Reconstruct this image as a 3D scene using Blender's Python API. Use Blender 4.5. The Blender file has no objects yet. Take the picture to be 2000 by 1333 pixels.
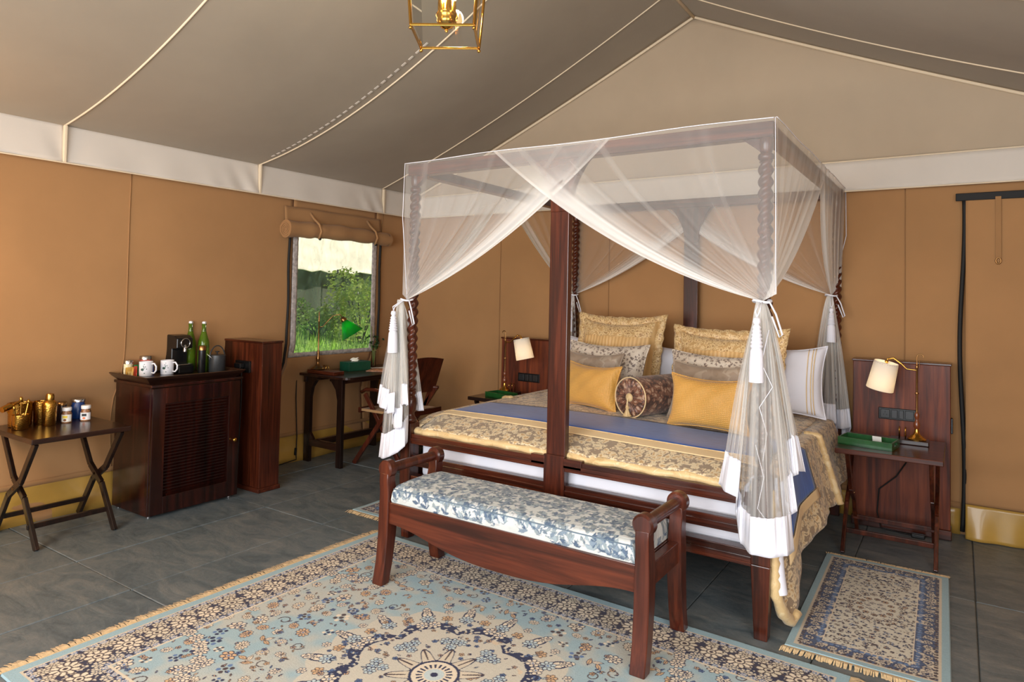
import bpy, math, random
import numpy as np
from mathutils import Vector, Matrix
from math import pi, sin, cos, radians, sqrt
random.seed(7); RNG = np.random.default_rng(7)
S = bpy.context.scene; COL = S.collection

# ------------------------------------------------------------------ camera
cam_d = bpy.data.cameras.new('camera'); cam = bpy.data.objects.new('camera', cam_d); COL.objects.link(cam); S.camera = cam
cam_d.sensor_width = 36; cam_d.lens = 23.5945; cam_d.shift_y = -0.062814; cam_d.clip_start = .05; cam_d.clip_end = 200
Fw = Vector((-0.5545697, 0.83163002, 0.02905097)); Rt = Vector((0.83213699, 0.55420233, 0.02019427)); Up = Vector((-6.94043e-04, -3.53735e-02, .999373920))
cam.matrix_world = Matrix(((Rt.x, Up.x, -Fw.x, 4.36345527), (Rt.y, Up.y, -Fw.y, -4.85668497), (Rt.z, Up.z, -Fw.z, 1.36214264), (0, 0, 0, 1)))
# ------------------------------------------------------------------ world, lights, exposure
W = bpy.data.worlds.new('sky'); S.world = W; W.use_nodes = True
wn = W.node_tree.nodes; bg = wn['Background']; sky = wn.new('ShaderNodeTexSky'); sky.sky_type = 'HOSEK_WILKIE'
sky.sun_direction = Vector((.6, .4, .7)).normalized(); sky.turbidity = 4
W.node_tree.links.new(sky.outputs[0], bg.inputs[0]); bg.inputs[1].default_value = 1.7
def light(kind, name, loc, power, color=(1, 1, 1), target=None, **kw):
    d = bpy.data.lights.new(name, kind); o = bpy.data.objects.new(name, d); COL.objects.link(o); o.location = loc
    d.energy = power; d.color = color
    for k, v in kw.items(): setattr(d, k, v)
    if target is not None: o.rotation_euler = (Vector(target) - Vector(loc)).to_track_quat('-Z', 'Y').to_euler()
    return o
light('SUN', 'sun', (0, 0, 10), 6.0, (1, .96, .88), target=(-6, -4, 3), angle=.02)
light('AREA', 'entrance_daylight', (3.1, -6.45, 1.45), 240, (.96, .98, 1), target=(3.0, 0, 1.2), shape='RECTANGLE', size=3.6, size_y=2.0)
light('AREA', 'side_fill_light', (5.36, -4.3, 1.35), 75, (.95, .975, 1), target=(1.0, -2.5, .9), shape='RECTANGLE', size=1.6, size_y=1.7)  # added fill lamp just inside the closed right wall, which has no opening
light('POINT', 'added_wall_glow', (.35, -4.35, 1.35), 50, (1, .64, .32), shadow_soft_size=.12)  # unseen warm light placed to brighten the left canvas wall
light('POINT', 'added_wall_glow', (5.2, -2.6, 1.9), 9, (1, .72, .45), shadow_soft_size=.15)  # weaker warm fill added by the right wall, also out of view
S.view_settings.view_transform = 'Standard'; S.view_settings.look = 'None'; S.view_settings.gamma = 1
S.view_settings.use_curve_mapping = False; S.view_settings.exposure = -0.04

# ------------------------------------------------------------------ helpers
def lin(c):
    out = []
    for v in c[:3]:
        v = v / 255.0
        out.append(v / 12.92 if v <= .04045 else ((v + .055) / 1.055) ** 2.4)
    return out
def L4(c): return (*lin(c), 1)
class NT:
    def __init__(s, name):
        s.m = bpy.data.materials.new(name); s.m.use_nodes = True; s.t = s.m.node_tree; s.n = s.t.nodes
        s.b = s.n['Principled BSDF']; s.out = s.n['Material Output']
    def add(s, typ, **kw):
        n = s.n.new('ShaderNode' + typ)
        for k, v in kw.items(): setattr(n, k, v)
        return n
    def l(s, a, b): s.t.links.new(a, b)
    def coord(s, scale=(1, 1, 1), which='Object'):
        tc = s.add('TexCoord'); mp = s.add('Mapping'); mp.inputs['Scale'].default_value = scale
        s.l(tc.outputs[which], mp.inputs[0]); return mp.outputs[0]
    def noise(s, vec, scale, detail=3, rough=.5, dist=0):
        n = s.add('TexNoise'); n.inputs['Scale'].default_value = scale; n.inputs['Detail'].default_value = detail
        n.inputs['Roughness'].default_value = rough; n.inputs['Distortion'].default_value = dist; s.l(vec, n.inputs['Vector']); return n.outputs[0]
    def ramp(s, fac, stops):
        r = s.add('ValToRGB'); e = r.color_ramp.elements
        while len(e) < len(stops): e.new(.5)
        for el, (p, c) in zip(e, stops): el.position = p; el.color = L4(c)
        s.l(fac, r.inputs[0]); return r.outputs[0]
    def bump(s, h, strength=.3, dist=.01):
        b = s.add('Bump'); b.inputs['Strength'].default_value = strength; b.inputs['Distance'].default_value = dist
        s.l(h, b.inputs['Height']); s.l(b.outputs[0], s.b.inputs['Normal']); return b
    def set(s, **kw):
        for k, v in kw.items():
            s.b.inputs[{'rough': 'Roughness', 'metal': 'Metallic', 'coat': 'Coat Weight', 'crough': 'Coat Roughness', 'sheen': 'Sheen Weight', 'trans': 'Transmission Weight', 'ior': 'IOR', 'spec': 'Specular IOR Level', 'alpha': 'Alpha', 'em': 'Emission Strength'}[k]].default_value = v
        return s
def plain(name, c, rough=.5, nz=.06, scale=30, bump=0, **kw):
    m = NT(name); v = m.coord(); n = m.noise(v, scale, 3)
    a = [max(0, x * (1 - nz)) for x in c]; b = [min(255, x * (1 + nz)) for x in c]
    m.l(m.ramp(n, [(.3, a), (.7, b)]), m.b.inputs['Base Color']); m.set(rough=rough, **kw)
    if bump: m.bump(n, bump, .002)
    return m.m
def wood(name, dark, mid, light_, rough=.28, axis=2, coat=.35):
    m = NT(name); sc = [14, 14, 14]; sc[axis] = .9
    v = m.coord(sc); n = m.noise(v, 1.6, 6, .6, .6); n2 = m.noise(m.coord([60 if i != axis else 2 for i in range(3)]), 1.5, 3)
    mx = m.add('Math', operation='MULTIPLY_ADD'); m.l(n2, mx.inputs[0]); mx.inputs[1].default_value = .35; m.l(n, mx.inputs[2])
    m.l(m.ramp(mx.outputs[0], [(.45, dark), (.66, mid), (.9, light_)]), m.b.inputs['Base Color'])
    m.set(rough=rough, coat=coat, crough=.15, spec=.35); m.bump(mx.outputs[0], .06, .002); return m.m
def fabric(name, c, rough=.85, weave=350, nz=.07, sheen=.1, bump=.25, transl=0, blot=1.3):
    m = NT(name); v = m.coord(); n = m.noise(v, blot, 4, .6); f = m.noise(v, weave, 1)
    a = [x * (1 - nz) for x in c]; b = [min(255, x * (1 + nz)) for x in c]
    m.l(m.ramp(n, [(.3, a), (.7, b)]), m.b.inputs['Base Color']); m.set(rough=rough, sheen=sheen, spec=.2); m.bump(f, bump, .001)
    if transl:
        t = m.add('BsdfTranslucent'); t.inputs[0].default_value = L4(c); mx = m.add('MixShader'); mx.inputs[0].default_value = transl
        m.l(m.b.outputs[0], mx.inputs[1]); m.l(t.outputs[0], mx.inputs[2]); m.l(mx.outputs[0], m.out.inputs[0])
    return m.m
def metal(name, c, rough=.25, hammer=0):
    m = NT(name); v = m.coord(); m.b.inputs['Base Color'].default_value = L4(c); m.set(metal=1, rough=rough)
    if hammer:
        vo = m.add('TexVoronoi'); vo.inputs['Scale'].default_value = hammer; m.l(v, vo.inputs['Vector']); m.bump(vo.outputs['Distance'], .28, .003)
    else: m.bump(m.noise(v, 60, 2), .05, .001)
    return m.m
def glass(name, c, rough=.02, alpha=None):
    m = NT(name); m.b.inputs['Base Color'].default_value = L4(c); m.set(rough=rough, trans=1, ior=1.45)
    if alpha is not None:   # thin clear glass: mostly see-through with a gloss
        t = m.add('BsdfTransparent'); t.inputs[0].default_value = (*[.6 + .4 * x for x in lin(c)], 1); g = m.add('BsdfGlossy'); g.inputs['Roughness'].default_value = .03
        fr = m.add('Fresnel'); fr.inputs[0].default_value = 1.45; mx = m.add('MixShader'); m.l(fr.outputs[0], mx.inputs[0]); m.l(t.outputs[0], mx.inputs[1]); m.l(g.outputs[0], mx.inputs[2]); m.l(mx.outputs[0], m.out.inputs[0])
    return m.m
def emit(name, c, s):
    m = NT(name); m.b.inputs['Base Color'].default_value = L4(c); m.b.inputs['Emission Color'].default_value = L4(c); m.set(em=s); return m.m
def attr_mat(name, rough=.9, bump=.3, weave=260):
    m = NT(name); a = m.add('Attribute', attribute_name='col'); n = m.noise(m.coord(), weave, 2)
    m.l(a.outputs['Color'], m.b.inputs['Base Color']); m.set(rough=rough, sheen=.15, spec=.2); m.bump(n, bump, .002); return m.m
def net_mat(name, base, c=(246, 244, 240), folds=60):
    m = NT(name); a = m.add('Attribute', attribute_name='dens'); f = m.add('Attribute', attribute_name='fold')
    # opacity: the cloth's own coverage times how tightly it is gathered there
    mm = m.add('Math', operation='MULTIPLY_ADD'); m.l(f.outputs['Fac'], mm.inputs[0]); mm.inputs[1].default_value = .16; m.l(a.outputs['Fac'], mm.inputs[2])
    m2 = m.add('Math', operation='MULTIPLY'); m2.use_clamp = True; m.l(mm.outputs[0], m2.inputs[0]); m2.inputs[1].default_value = base
    d = m.add('BsdfDiffuse'); d.inputs[0].default_value = L4(c); t = m.add('BsdfTranslucent'); t.inputs[0].default_value = L4(c)
    mx = m.add('MixShader'); mx.inputs[0].default_value = .4; m.l(d.outputs[0], mx.inputs[1]); m.l(t.outputs[0], mx.inputs[2])
    tr = m.add('BsdfTransparent'); m3 = m.add('MixShader'); m.l(m2.outputs[0], m3.inputs[0]); m.l(tr.outputs[0], m3.inputs[1]); m.l(mx.outputs[0], m3.inputs[2])
    m.l(m3.outputs[0], m.out.inputs[0]); return m.m

def wpos(o):
    v = Vector((0, 0, 0))
    while o is not None: v += o.location; o = o.parent
    return v
class MB:
    def __init__(s): s.v = []; s.f = []; s.attr = {}
    def _add(s, vs, fs):
        b = len(s.v); s.v += [tuple(map(float, p)) for p in vs]; s.f += [tuple(b + i for i in f) for f in fs]; return s
    def box(s, lo, hi):
        (a, b, c), (d, e, f) = lo, hi
        return s._add([(a,b,c),(d,b,c),(d,e,c),(a,e,c),(a,b,f),(d,b,f),(d,e,f),(a,e,f)], [(3,2,1,0),(4,5,6,7),(0,1,5,4),(1,2,6,5),(2,3,7,6),(3,0,4,7)])
    def hexa(s, bot, top): return s._add(list(bot) + list(top), [(3,2,1,0),(4,5,6,7),(0,1,5,4),(1,2,6,5),(2,3,7,6),(3,0,4,7)])
    def obox(s, c, size, M):   # oriented box
        h = [x / 2 for x in size]; vs = []
        for z in (-1, 1):
            for x, y in ((-1,-1),(1,-1),(1,1),(-1,1)): vs.append(Vector(c) + M @ Vector((x*h[0], y*h[1], z*h[2])))
        return s.hexa(vs[:4], vs[4:])
    def beam(s, p0, p1, w, h, up=(0, 0, 1), w1=None, h1=None):   # bar between two points
        p0, p1 = Vector(p0), Vector(p1); d = (p1 - p0).normalized(); u = Vector(up); r = d.cross(u)
        if r.length < 1e-4: r = Vector((1, 0, 0))
        r.normalize(); u = r.cross(d).normalized(); w1 = w1 or w; h1 = h1 or h
        q = lambda p, a, b: [p - r*a/2 - u*b/2, p + r*a/2 - u*b/2, p + r*a/2 + u*b/2, p - r*a/2 + u*b/2]
        return s.hexa(q(p0, w, h), q(p1, w1, h1))
    def rings(s, rings, cap=True, closed=False):
        n = len(rings[0]); vs = [p for r in rings for p in r]; fs = []; m = len(rings)
        for i in range(m if closed else m - 1):
            for j in range(n): a = i*n + j; b = i*n + (j+1) % n; c = ((i+1) % m)*n; fs.append((a, b, c + (j+1) % n, c + j))
        if cap and not closed: fs += [tuple(reversed(range(n))), tuple((m-1)*n + k for k in range(n))]
        return s._add(vs, fs)
    def lathe(s, prof, c=(0, 0, 0), n=24, axis=(0, 0, 1), mod=None):
        a = Vector(axis).normalized(); q = a.to_track_quat('Z', 'Y').to_matrix(); R = []
        for r, z in prof:
            ring = []
            for k in range(n):
                t = 2*pi*k/n; rr = max(r, 1e-5) * (mod(t, z) if mod else 1); ring.append(Vector(c) + q @ Vector((rr*cos(t), rr*sin(t), z)))
            R.append(ring)
        return s.rings(R)
    def cyl(s, p0, p1, r, r1=None, n=16):
        p0, p1 = Vector(p0), Vector(p1); return s.lathe([(r, 0), (r if r1 is None else r1, (p1-p0).length)], p0, n, p1-p0)
    def tube(s, pts, r, n=8, closed=False):
        pts = [Vector(p) for p in pts]; R = []; N = len(pts); pr = None
        for i, p in enumerate(pts):
            if closed: d = pts[(i+1) % N] - pts[i-1]
            else: d = pts[min(i+1, N-1)] - pts[max(i-1, 0)]
            d.normalize()
            if pr is None: pr = d.orthogonal().normalized()
            pr = (pr - d*pr.dot(d)).normalized(); b = d.cross(pr); rr = r(i/(N-1)) if callable(r) else r
            R.append([p + pr*rr*cos(2*pi*k/n) + b*rr*sin(2*pi*k/n) for k in range(n)])
        return s.rings(R, closed=closed)
    def ball(s, c, r, n=12, sx=(1, 1, 1)):
        R = []
        for i in range(n//2 + 1):
            f = pi*i/(n//2); R.append([(c[0]+r*sx[0]*max(sin(f), 1e-4)*cos(2*pi*k/n), c[1]+r*sx[1]*max(sin(f), 1e-4)*sin(2*pi*k/n), c[2]-r*sx[2]*cos(f)) for k in range(n)])
        return s.rings(R, cap=False)
    def prism(s, poly, fn, d0, d1):   # fn(a,b,d)->xyz
        n = len(poly); vs = [fn(a, b, d0) for a, b in poly] + [fn(a, b, d1) for a, b in poly]
        return s._add(vs, [tuple(reversed(range(n))), tuple(range(n, 2*n))] + [(i, (i+1) % n, n + (i+1) % n, n + i) for i in range(n)])
    def strip(s, A, B): # two curves -> faces between
        n = len(A); return s._add(list(A) + list(B), [(i, i+1, n+i+1, n+i) for i in range(n-1)])
    def grid(s, P):
        P = np.asarray(P, float); h, w = P.shape[:2]; b = len(s.v)
        s.v += [tuple(p) for p in P.reshape(-1, 3).tolist()]
        i = (np.arange(h-1)[:, None]*w + np.arange(w-1)[None]).ravel() + b
        s.f += [tuple(q) for q in np.stack([i, i+1, i+w+1, i+w], 1).tolist()]; return s
    def build(s, name, mat, parent=None, local=False, smooth=None, bevel=0, solid=0, sub=0, kind=None, label=None, seg=2):
        me = bpy.data.meshes.new(name); off = Vector((0, 0, 0)) if (local or parent is None) else wpos(parent)
        V = np.array(s.v, dtype=np.float32) - np.array(off, dtype=np.float32)
        me.vertices.add(len(V)); me.vertices.foreach_set('co', V.ravel())
        tot = np.array([len(f) for f in s.f], dtype=np.int32); flat = np.fromiter((i for f in s.f for i in f), dtype=np.int32)
        me.loops.add(len(flat)); me.loops.foreach_set('vertex_index', flat); me.polygons.add(len(tot))
        st = np.zeros(len(tot), dtype=np.int32); st[1:] = np.cumsum(tot)[:-1]; me.polygons.foreach_set('loop_start', st)
        me.update(calc_edges=True); me.validate()
        for k, a in s.attr.items():
            a = np.asarray(a, dtype=np.float32)
            if a.ndim == 2:
                at = me.attributes.new(k, 'FLOAT_COLOR', 'POINT'); d = np.ones((len(V), 4), dtype=np.float32); d[:, :3] = a; at.data.foreach_set('color', d.ravel())
            else: at = me.attributes.new(k, 'FLOAT', 'POINT'); at.data.foreach_set('value', a)
        me.materials.append(mat); o = bpy.data.objects.new(name, me); COL.objects.link(o)
        if parent is not None: o.parent = parent
        me.shade_smooth() if smooth else me.shade_flat()
        if smooth and smooth < 180: me.set_sharp_from_angle(angle=radians(smooth))
        if bevel: b = o.modifiers.new('bevel', 'BEVEL'); b.width = bevel; b.segments = seg; b.limit_method = 'ANGLE'
        if solid: b = o.modifiers.new('solid', 'SOLIDIFY'); b.thickness = solid; b.offset = 0
        if sub: b = o.modifiers.new('sub', 'SUBSURF'); b.levels = sub; b.render_levels = sub
        if kind: o['kind'] = kind
        if label: o['label'] = label
        return o
def thing(name, label, cat, loc=(0, 0, 0), group=None, rz=0):
    o = bpy.data.objects.new(name, None); COL.objects.link(o); o.location = loc; o.empty_display_size = .1; o['label'] = label; o['category'] = cat; o.rotation_euler = (0, 0, rz)
    if group: o['group'] = group
    return o
def tag(o, label, cat, group=None):
    o['label'] = label; o['category'] = cat
    if group: o['group'] = group
    return o
def center(o):   # put a single-mesh thing's origin at its base
    me = o.data; n = len(me.vertices); a = np.empty(n*3, dtype=np.float32); me.vertices.foreach_get('co', a); a = a.reshape(-1, 3)
    c = np.array([(a[:, 0].min()+a[:, 0].max())/2, (a[:, 1].min()+a[:, 1].max())/2, a[:, 2].min()]); a -= c
    me.vertices.foreach_set('co', a.ravel()); o.location = c.tolist(); me.update(); return o
def copy_tree(o, parent=None):
    c = o.copy(); COL.objects.link(c)
    if parent is not None: c.parent = parent
    for ch in list(o.children): copy_tree(ch, c)
    return c
def struct(o): o['kind'] = 'structure'; return o
def lerp(a, b, t): return a + (b - a)*t
def sm(x, a, b): t = np.clip((x-a)/(b-a), 0, 1); return t*t*(3-2*t)
def vnoise(h, w, cells, seed=0):
    r = np.random.default_rng(seed); ch = max(2, int(cells*h/max(h, w))+2); cw = max(2, int(cells*w/max(h, w))+2); g = r.random((ch+1, cw+1))
    y = np.linspace(0, ch-1e-3, h); x = np.linspace(0, cw-1e-3, w); yi = y.astype(int); xi = x.astype(int); fy = y-yi; fx = x-xi; fy = (fy*fy*(3-2*fy))[:, None]; fx = (fx*fx*(3-2*fx))[None]
    return (g[yi][:, xi]*(1-fy)*(1-fx) + g[yi][:, xi+1]*(1-fy)*fx + g[yi+1][:, xi]*fy*(1-fx) + g[yi+1][:, xi+1]*fy*fx)

# ------------------------------------------------------------------ materials
M = {}
M['mahog_z'] = wood('mahogany upright', (32, 12, 7), (64, 26, 14), (100, 46, 26), axis=2)
M['mahog_x'] = wood('mahogany across', (32, 12, 7), (64, 26, 14), (100, 46, 26), axis=0)
M['mahog_y'] = wood('mahogany lengthwise', (32, 12, 7), (64, 26, 14), (100, 46, 26), axis=1)
M['bench_z'] = wood('red brown bench wood upright', (42, 17, 10), (72, 30, 18), (100, 46, 27), axis=2, rough=.32)
M['bench_x'] = wood('red brown bench wood', (46, 19, 11), (78, 34, 20), (106, 50, 30), axis=0, rough=.32)
M['panel'] = wood('striped mahogany veneer', (44, 15, 7), (96, 40, 18), (134, 64, 30), axis=2, rough=.5, coat=.06)
M['dark_z'] = wood('near black wood upright', (14, 8, 6), (27, 15, 11), (44, 25, 17), axis=2)
M['dark_x'] = wood('near black wood', (18, 9, 7), (36, 19, 13), (58, 32, 22), axis=0)
M['dark_y'] = wood('near black wood lengthwise', (20, 10, 8), (38, 20, 14), (62, 36, 24), axis=1)
M['cab'] = wood('glossy dark cherry', (14, 6, 4), (36, 12, 8), (62, 22, 12), axis=2, rough=.2, coat=.5)
M['canvas'] = fabric('tan tent canvas', (168, 126, 84), weave=420, nz=.035)
M['canvas_dk'] = fabric('tan canvas flap', (158, 118, 78), weave=420, nz=.05)
M['roofc'] = fabric('grey brown roof lining', (154, 143, 127), weave=420, nz=.03)
M['gable'] = fabric('beige gable lining', (181, 163, 140), weave=420, nz=.025)
M['valance'] = fabric('off white valance cloth', (212, 203, 192), nz=.02)
M['seam'] = fabric('cream seam tape', (226, 208, 180), nz=.03)
M['hem'] = plain('mustard vinyl hem', (176, 138, 64), .33, nz=.06, scale=5, coat=.15)
M['black'] = plain('black webbing', (16, 15, 14), .7)
M['blackp'] = plain('black plastic', (18, 18, 19), .25)
M['slate'] = None
M['brass'] = metal('polished brass', (196, 150, 72), .2)
M['brass_dk'] = metal('antique brass', (150, 112, 70), .28)
M['brass_h'] = metal('hammered brass', (196, 146, 66), .26, hammer=150)
M['steel'] = metal('brushed steel', (190, 190, 192), .25)
M['white'] = fabric('white cotton', (226, 227, 236), nz=.015, weave=500)
M['linen'] = fabric('white bed linen', (222, 222, 230), nz=.02)
M['ceramic'] = plain('white ceramic', (236, 236, 242), .12, nz=.01, coat=.4)
M['green_tray'] = plain('green lacquered wood', (30, 84, 38), .3, nz=.12, coat=.3)
M['green_box'] = plain('dark green board', (14, 72, 52), .45)
M['paper'] = plain('white paper', (240, 238, 232), .7, nz=.02)
M['net'] = net_mat('mosquito netting', .90)
M['nett'] = net_mat('netting tails', .90)
M['clear'] = glass('clear glass', (245, 250, 248), alpha=1)

# slate
m = NT('grey slate'); v = m.coord(which='Object'); oi = m.add('ObjectInfo')
geo = m.add('NewGeometry'); mp = m.add('Mapping'); mp.inputs['Scale'].default_value = (1.2, 2.6, 1); m.l(geo.outputs['Position'], mp.inputs[0])
av = m.add('VectorMath', operation='ADD'); m.l(mp.outputs[0], av.inputs[0]); av.inputs[1].default_value = (3.7, 1.9, 0)
n1 = m.noise(av.outputs[0], 3.2, 8, .68, 1.2); n2 = m.noise(geo.outputs['Position'], 45, 5, .7)
ad = m.add('Math', operation='MULTIPLY_ADD'); m.l(n2, ad.inputs[0]); ad.inputs[1].default_value = .30; m.l(n1, ad.inputs[2])
ad2 = m.add('Math', operation='MULTIPLY_ADD'); m.l(oi.outputs['Random'], ad2.inputs[0]); ad2.inputs[1].default_value = .07; m.l(ad.outputs[0], ad2.inputs[2])
m.l(m.ramp(ad2.outputs[0], [(.42, (70, 79, 84)), (.64, (97, 106, 109)), (.82, (118, 122, 121)), (1, (146, 144, 136))]), m.b.inputs['Base Color'])
wv = m.add('TexWave', wave_type='BANDS', bands_direction='DIAGONAL'); wv.inputs['Scale'].default_value = .7; wv.inputs['Distortion'].default_value = 14; wv.inputs['Detail'].default_value = 4; m.l(mp.outputs[0], wv.inputs['Vector'])
sr = m.ramp(wv.outputs['Fac'], [(.0, (0, 0, 0)), (.96, (0, 0, 0)), (1, (80, 80, 80))])
hh = m.add('Math', operation='ADD'); m.l(ad.outputs[0], hh.inputs[0]); m.l(sr, hh.inputs[1]); m.bump(hh.outputs[0], .45, .006)
m.set(rough=.42, spec=.45); M['slate'] = m.m
M['grout'] = plain('pale grout', (128, 126, 118), .9)
# brocades
def damask(name, ground, motif, dark, sc=26, cover=.5, rough=.45):
    m = NT(name); v = m.coord(); w = m.add('VectorMath', operation='MULTIPLY_ADD'); nn = m.add('TexNoise'); nn.inputs['Scale'].default_value = sc*.55; m.l(v, nn.inputs['Vector'])
    m.l(nn.outputs['Color'], w.inputs[0]); w.inputs[1].default_value = (1.6/sc,)*3; m.l(v, w.inputs[2])
    vo = m.add('TexVoronoi', feature='F1'); vo.inputs['Scale'].default_value = sc; m.l(w.outputs[0], vo.inputs['Vector'])
    v2 = m.add('TexVoronoi', feature='DISTANCE_TO_EDGE'); v2.inputs['Scale'].default_value = sc*1.9; m.l(w.outputs[0], v2.inputs['Vector'])
    a = m.add('Math', operation='MULTIPLY_ADD'); m.l(v2.outputs['Distance'], a.inputs[0]); a.inputs[1].default_value = -.9; m.l(vo.outputs['Distance'], a.inputs[2])
    m.l(m.ramp(a.outputs[0], [(cover-.30, dark), (cover-.24, motif), (cover, motif), (cover+.06, ground)]), m.b.inputs['Base Color']); m.set(rough=rough, sheen=.2); m.bump(a.outputs[0], .35, .004); return m.m
def brocade(name, gold, ground, dark, sc=34, q=0, thr=.5):
    m = NT(name); v = m.coord(); n = m.noise(v, sc, 4, .7, 1.6); vo = m.add('TexVoronoi', feature='SMOOTH_F1'); vo.inputs['Scale'].default_value = sc*.6; m.l(v, vo.inputs['Vector'])
    a = m.add('Math', operation='MULTIPLY_ADD'); m.l(vo.outputs['Distance'], a.inputs[0]); a.inputs[1].default_value = .35; m.l(n, a.inputs[2])
    m.l(m.ramp(a.outputs[0], [(thr-.04, ground), (thr+.06, gold), (thr+.22, gold), (thr+.3, dark)]), m.b.inputs['Base Color']); m.set(rough=.42, sheen=.2); m.bump(a.outputs[0], .5, .006); return m.m
M['brocade'] = damask('floral brocade', (150, 130, 106), (222, 202, 164), (196, 160, 110), 30, .42)
M['brocade_side'] = M['brocade']
M['goldsatin'] = brocade('quilted gold satin', (216, 186, 134), (196, 164, 112), (228, 206, 162), 16)
M['goldpil'] = damask('gold brocade', (196, 158, 104), (226, 196, 144), (170, 130, 82), 44, .46)
M['floral'] = damask('cream floral damask', (214, 200, 182), (138, 120, 108), (104, 90, 84), 44, .24)
M['greige'] = damask('greige damask', (172, 154, 134), (154, 134, 114), (146, 126, 106), 8, .5)
M['paisley'] = damask('rust paisley', (74, 46, 34), (128, 84, 62), (176, 144, 118), 28, .46)
m = NT('blue silk runner'); v = m.coord((6, 60, 6)); n = m.noise(v, 2.2, 5, .6); m.l(m.ramp(n, [(.3, (22, 72, 156)), (.7, (52, 110, 196))]), m.b.inputs['Base Color']); m.set(rough=.42, sheen=.2); m.bump(n, .12, .002); M['blue'] = m.m
M['beige'] = fabric('beige satin border', (226, 198, 152), rough=.5, nz=.03)
m = NT('waffle gold silk'); v = m.coord((1, 1, 1)); ws = []
for dr in ('X', 'Z'):
    w = m.add('TexWave', wave_type='BANDS', bands_direction=dr); w.inputs['Scale'].default_value = 34; w.inputs['Distortion'].default_value = .8; w.inputs['Detail'].default_value = 1; m.l(v, w.inputs['Vector']); ws.append(w.outputs['Fac'])
a = m.add('Math', operation='MULTIPLY'); m.l(ws[0], a.inputs[0]); m.l(ws[1], a.inputs[1])
m.l(m.ramp(a.outputs[0], [(0, (206, 150, 66)), (1, (226, 176, 92))]), m.b.inputs['Base Color']); m.set(rough=.5, sheen=.2); m.bump(a.outputs[0], .5, .004); M['waffle'] = m.m
m = NT('gold satin stripe'); v = m.coord(); w = m.add('TexWave', wave_type='BANDS', bands_direction='X'); w.inputs['Scale'].default_value = 12; w.inputs['Distortion'].default_value = 1.2; m.l(v, w.inputs['Vector'])
m.l(m.ramp(w.outputs['Fac'], [(0, (200, 158, 100)), (1, (222, 184, 126))]), m.b.inputs['Base Color']); m.set(rough=.4, sheen=.2); m.bump(w.outputs['Fac'], .4, .004); M['goldstripe'] = m.m
m = NT('jade glass'); m.b.inputs['Base Color'].default_value = L4((10, 120, 40)); m.set(rough=.12, coat=.5); t = m.add('BsdfTranslucent'); t.inputs[0].default_value = L4((30, 170, 60)); mx = m.add('MixShader'); mx.inputs[0].default_value = .5
m.l(m.b.outputs[0], mx.inputs[1]); m.l(t.outputs[0], mx.inputs[2]); m.l(mx.outputs[0], m.out.inputs[0]); M['jade'] = m.m
m = NT('lamp shade linen'); m.b.inputs['Base Color'].default_value = L4((244, 240, 230)); m.set(rough=.8); t = m.add('BsdfTranslucent'); t.inputs[0].default_value = L4((250, 240, 222)); mx = m.add('MixShader'); mx.inputs[0].default_value = .25
m.l(m.b.outputs[0], mx.inputs[1]); m.l(t.outputs[0], mx.inputs[2]); m.l(mx.outputs[0], m.out.inputs[0]); M['shade'] = m.m
m = NT('sheer window vinyl'); t = m.add('BsdfTransparent'); d = m.add('BsdfTranslucent'); d.inputs[0].default_value = L4((225, 228, 222)); g = m.add('BsdfGlossy'); g.inputs['Roughness'].default_value = .12
n = m.noise(m.coord((2, 2, 1)), 6, 3, .5, 1.5); r = m.ramp(n, [(.3, (80, 80, 80)), (.75, (170, 170, 170))]); mx = m.add('MixShader'); m.l(r, mx.inputs[0]); m.l(t.outputs[0], mx.inputs[1]); m.l(d.outputs[0], mx.inputs[2])
m2 = m.add('MixShader'); m2.inputs[0].default_value = .05; m.l(mx.outputs[0], m2.inputs[1]); m.l(g.outputs[0], m2.inputs[2]); m.l(m2.outputs[0], m.out.inputs[0]); M['vinyl'] = m.m
M['velcro'] = fabric('pale window binding', (176, 168, 164), nz=.2, blot=40)
M['bottle'] = glass('green bottle glass', (104, 138, 34), .03); M['bottle'].node_tree.nodes['Principled BSDF'].inputs['Transmission Weight'].default_value = .55
M['darkgrey'] = plain('charcoal enamel', (48, 50, 52), .35)

# ------------------------------------------------------------------ setting
RX = 2.718; RZ = 3.48; EZ = 2.30; VB = 2.086; XR = 5.436; YF = -6.6
fl = thing('floor', '', ''); 
for k in ('label', 'category'): del fl[k]
struct(fl)
g = MB(); g.box((-.4, YF-.6, -.06), (XR+.1, .1, -.012)); g.build('grout_bed', M['grout'], fl)
xs = [4.427 - .53*i for i in range(-3, 11)]; xs = sorted(xs); ys = [-3.235 + 1.09*i for i in range(-4, 5)]
tile_i = 0
for a, b in zip(xs[:-1], xs[1:]):
    for c, d in zip(ys[:-1], ys[1:]):
        x0, x1, y0, y1 = max(a, -.4), min(b, XR+.1), max(c, YF-.6), min(d, .1)
        if x1-x0 < .03 or y1-y0 < .03: continue
        t = MB(); dz = random.uniform(-.0012, .0012); e = .0022
        t.box((x0+e, y0+e, -.02), (x1-e, y1-e, dz)); t.build('tile', M['slate'], fl, bevel=.003, seg=1)
def wall_x(z): return float(np.interp(z, [0, .5, .66, .80, .95, 2.4], [-.10, -.15, -.12, -.035, 0, 0]))
def emptys(name):
    o = bpy.data.objects.new(name, None); COL.objects.link(o); return struct(o)
WL = emptys('wall_left'); wy = [(-6.6, -1.43, 0, 2.33), (-1.43, -.53, 0, .86), (-1.43, -.53, 1.83, 2.33), (-.53, .02, 0, 2.33)]
wyn = vnoise(64, 240, 26, 3); wyn2 = vnoise(64, 240, 9, 4)
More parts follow.
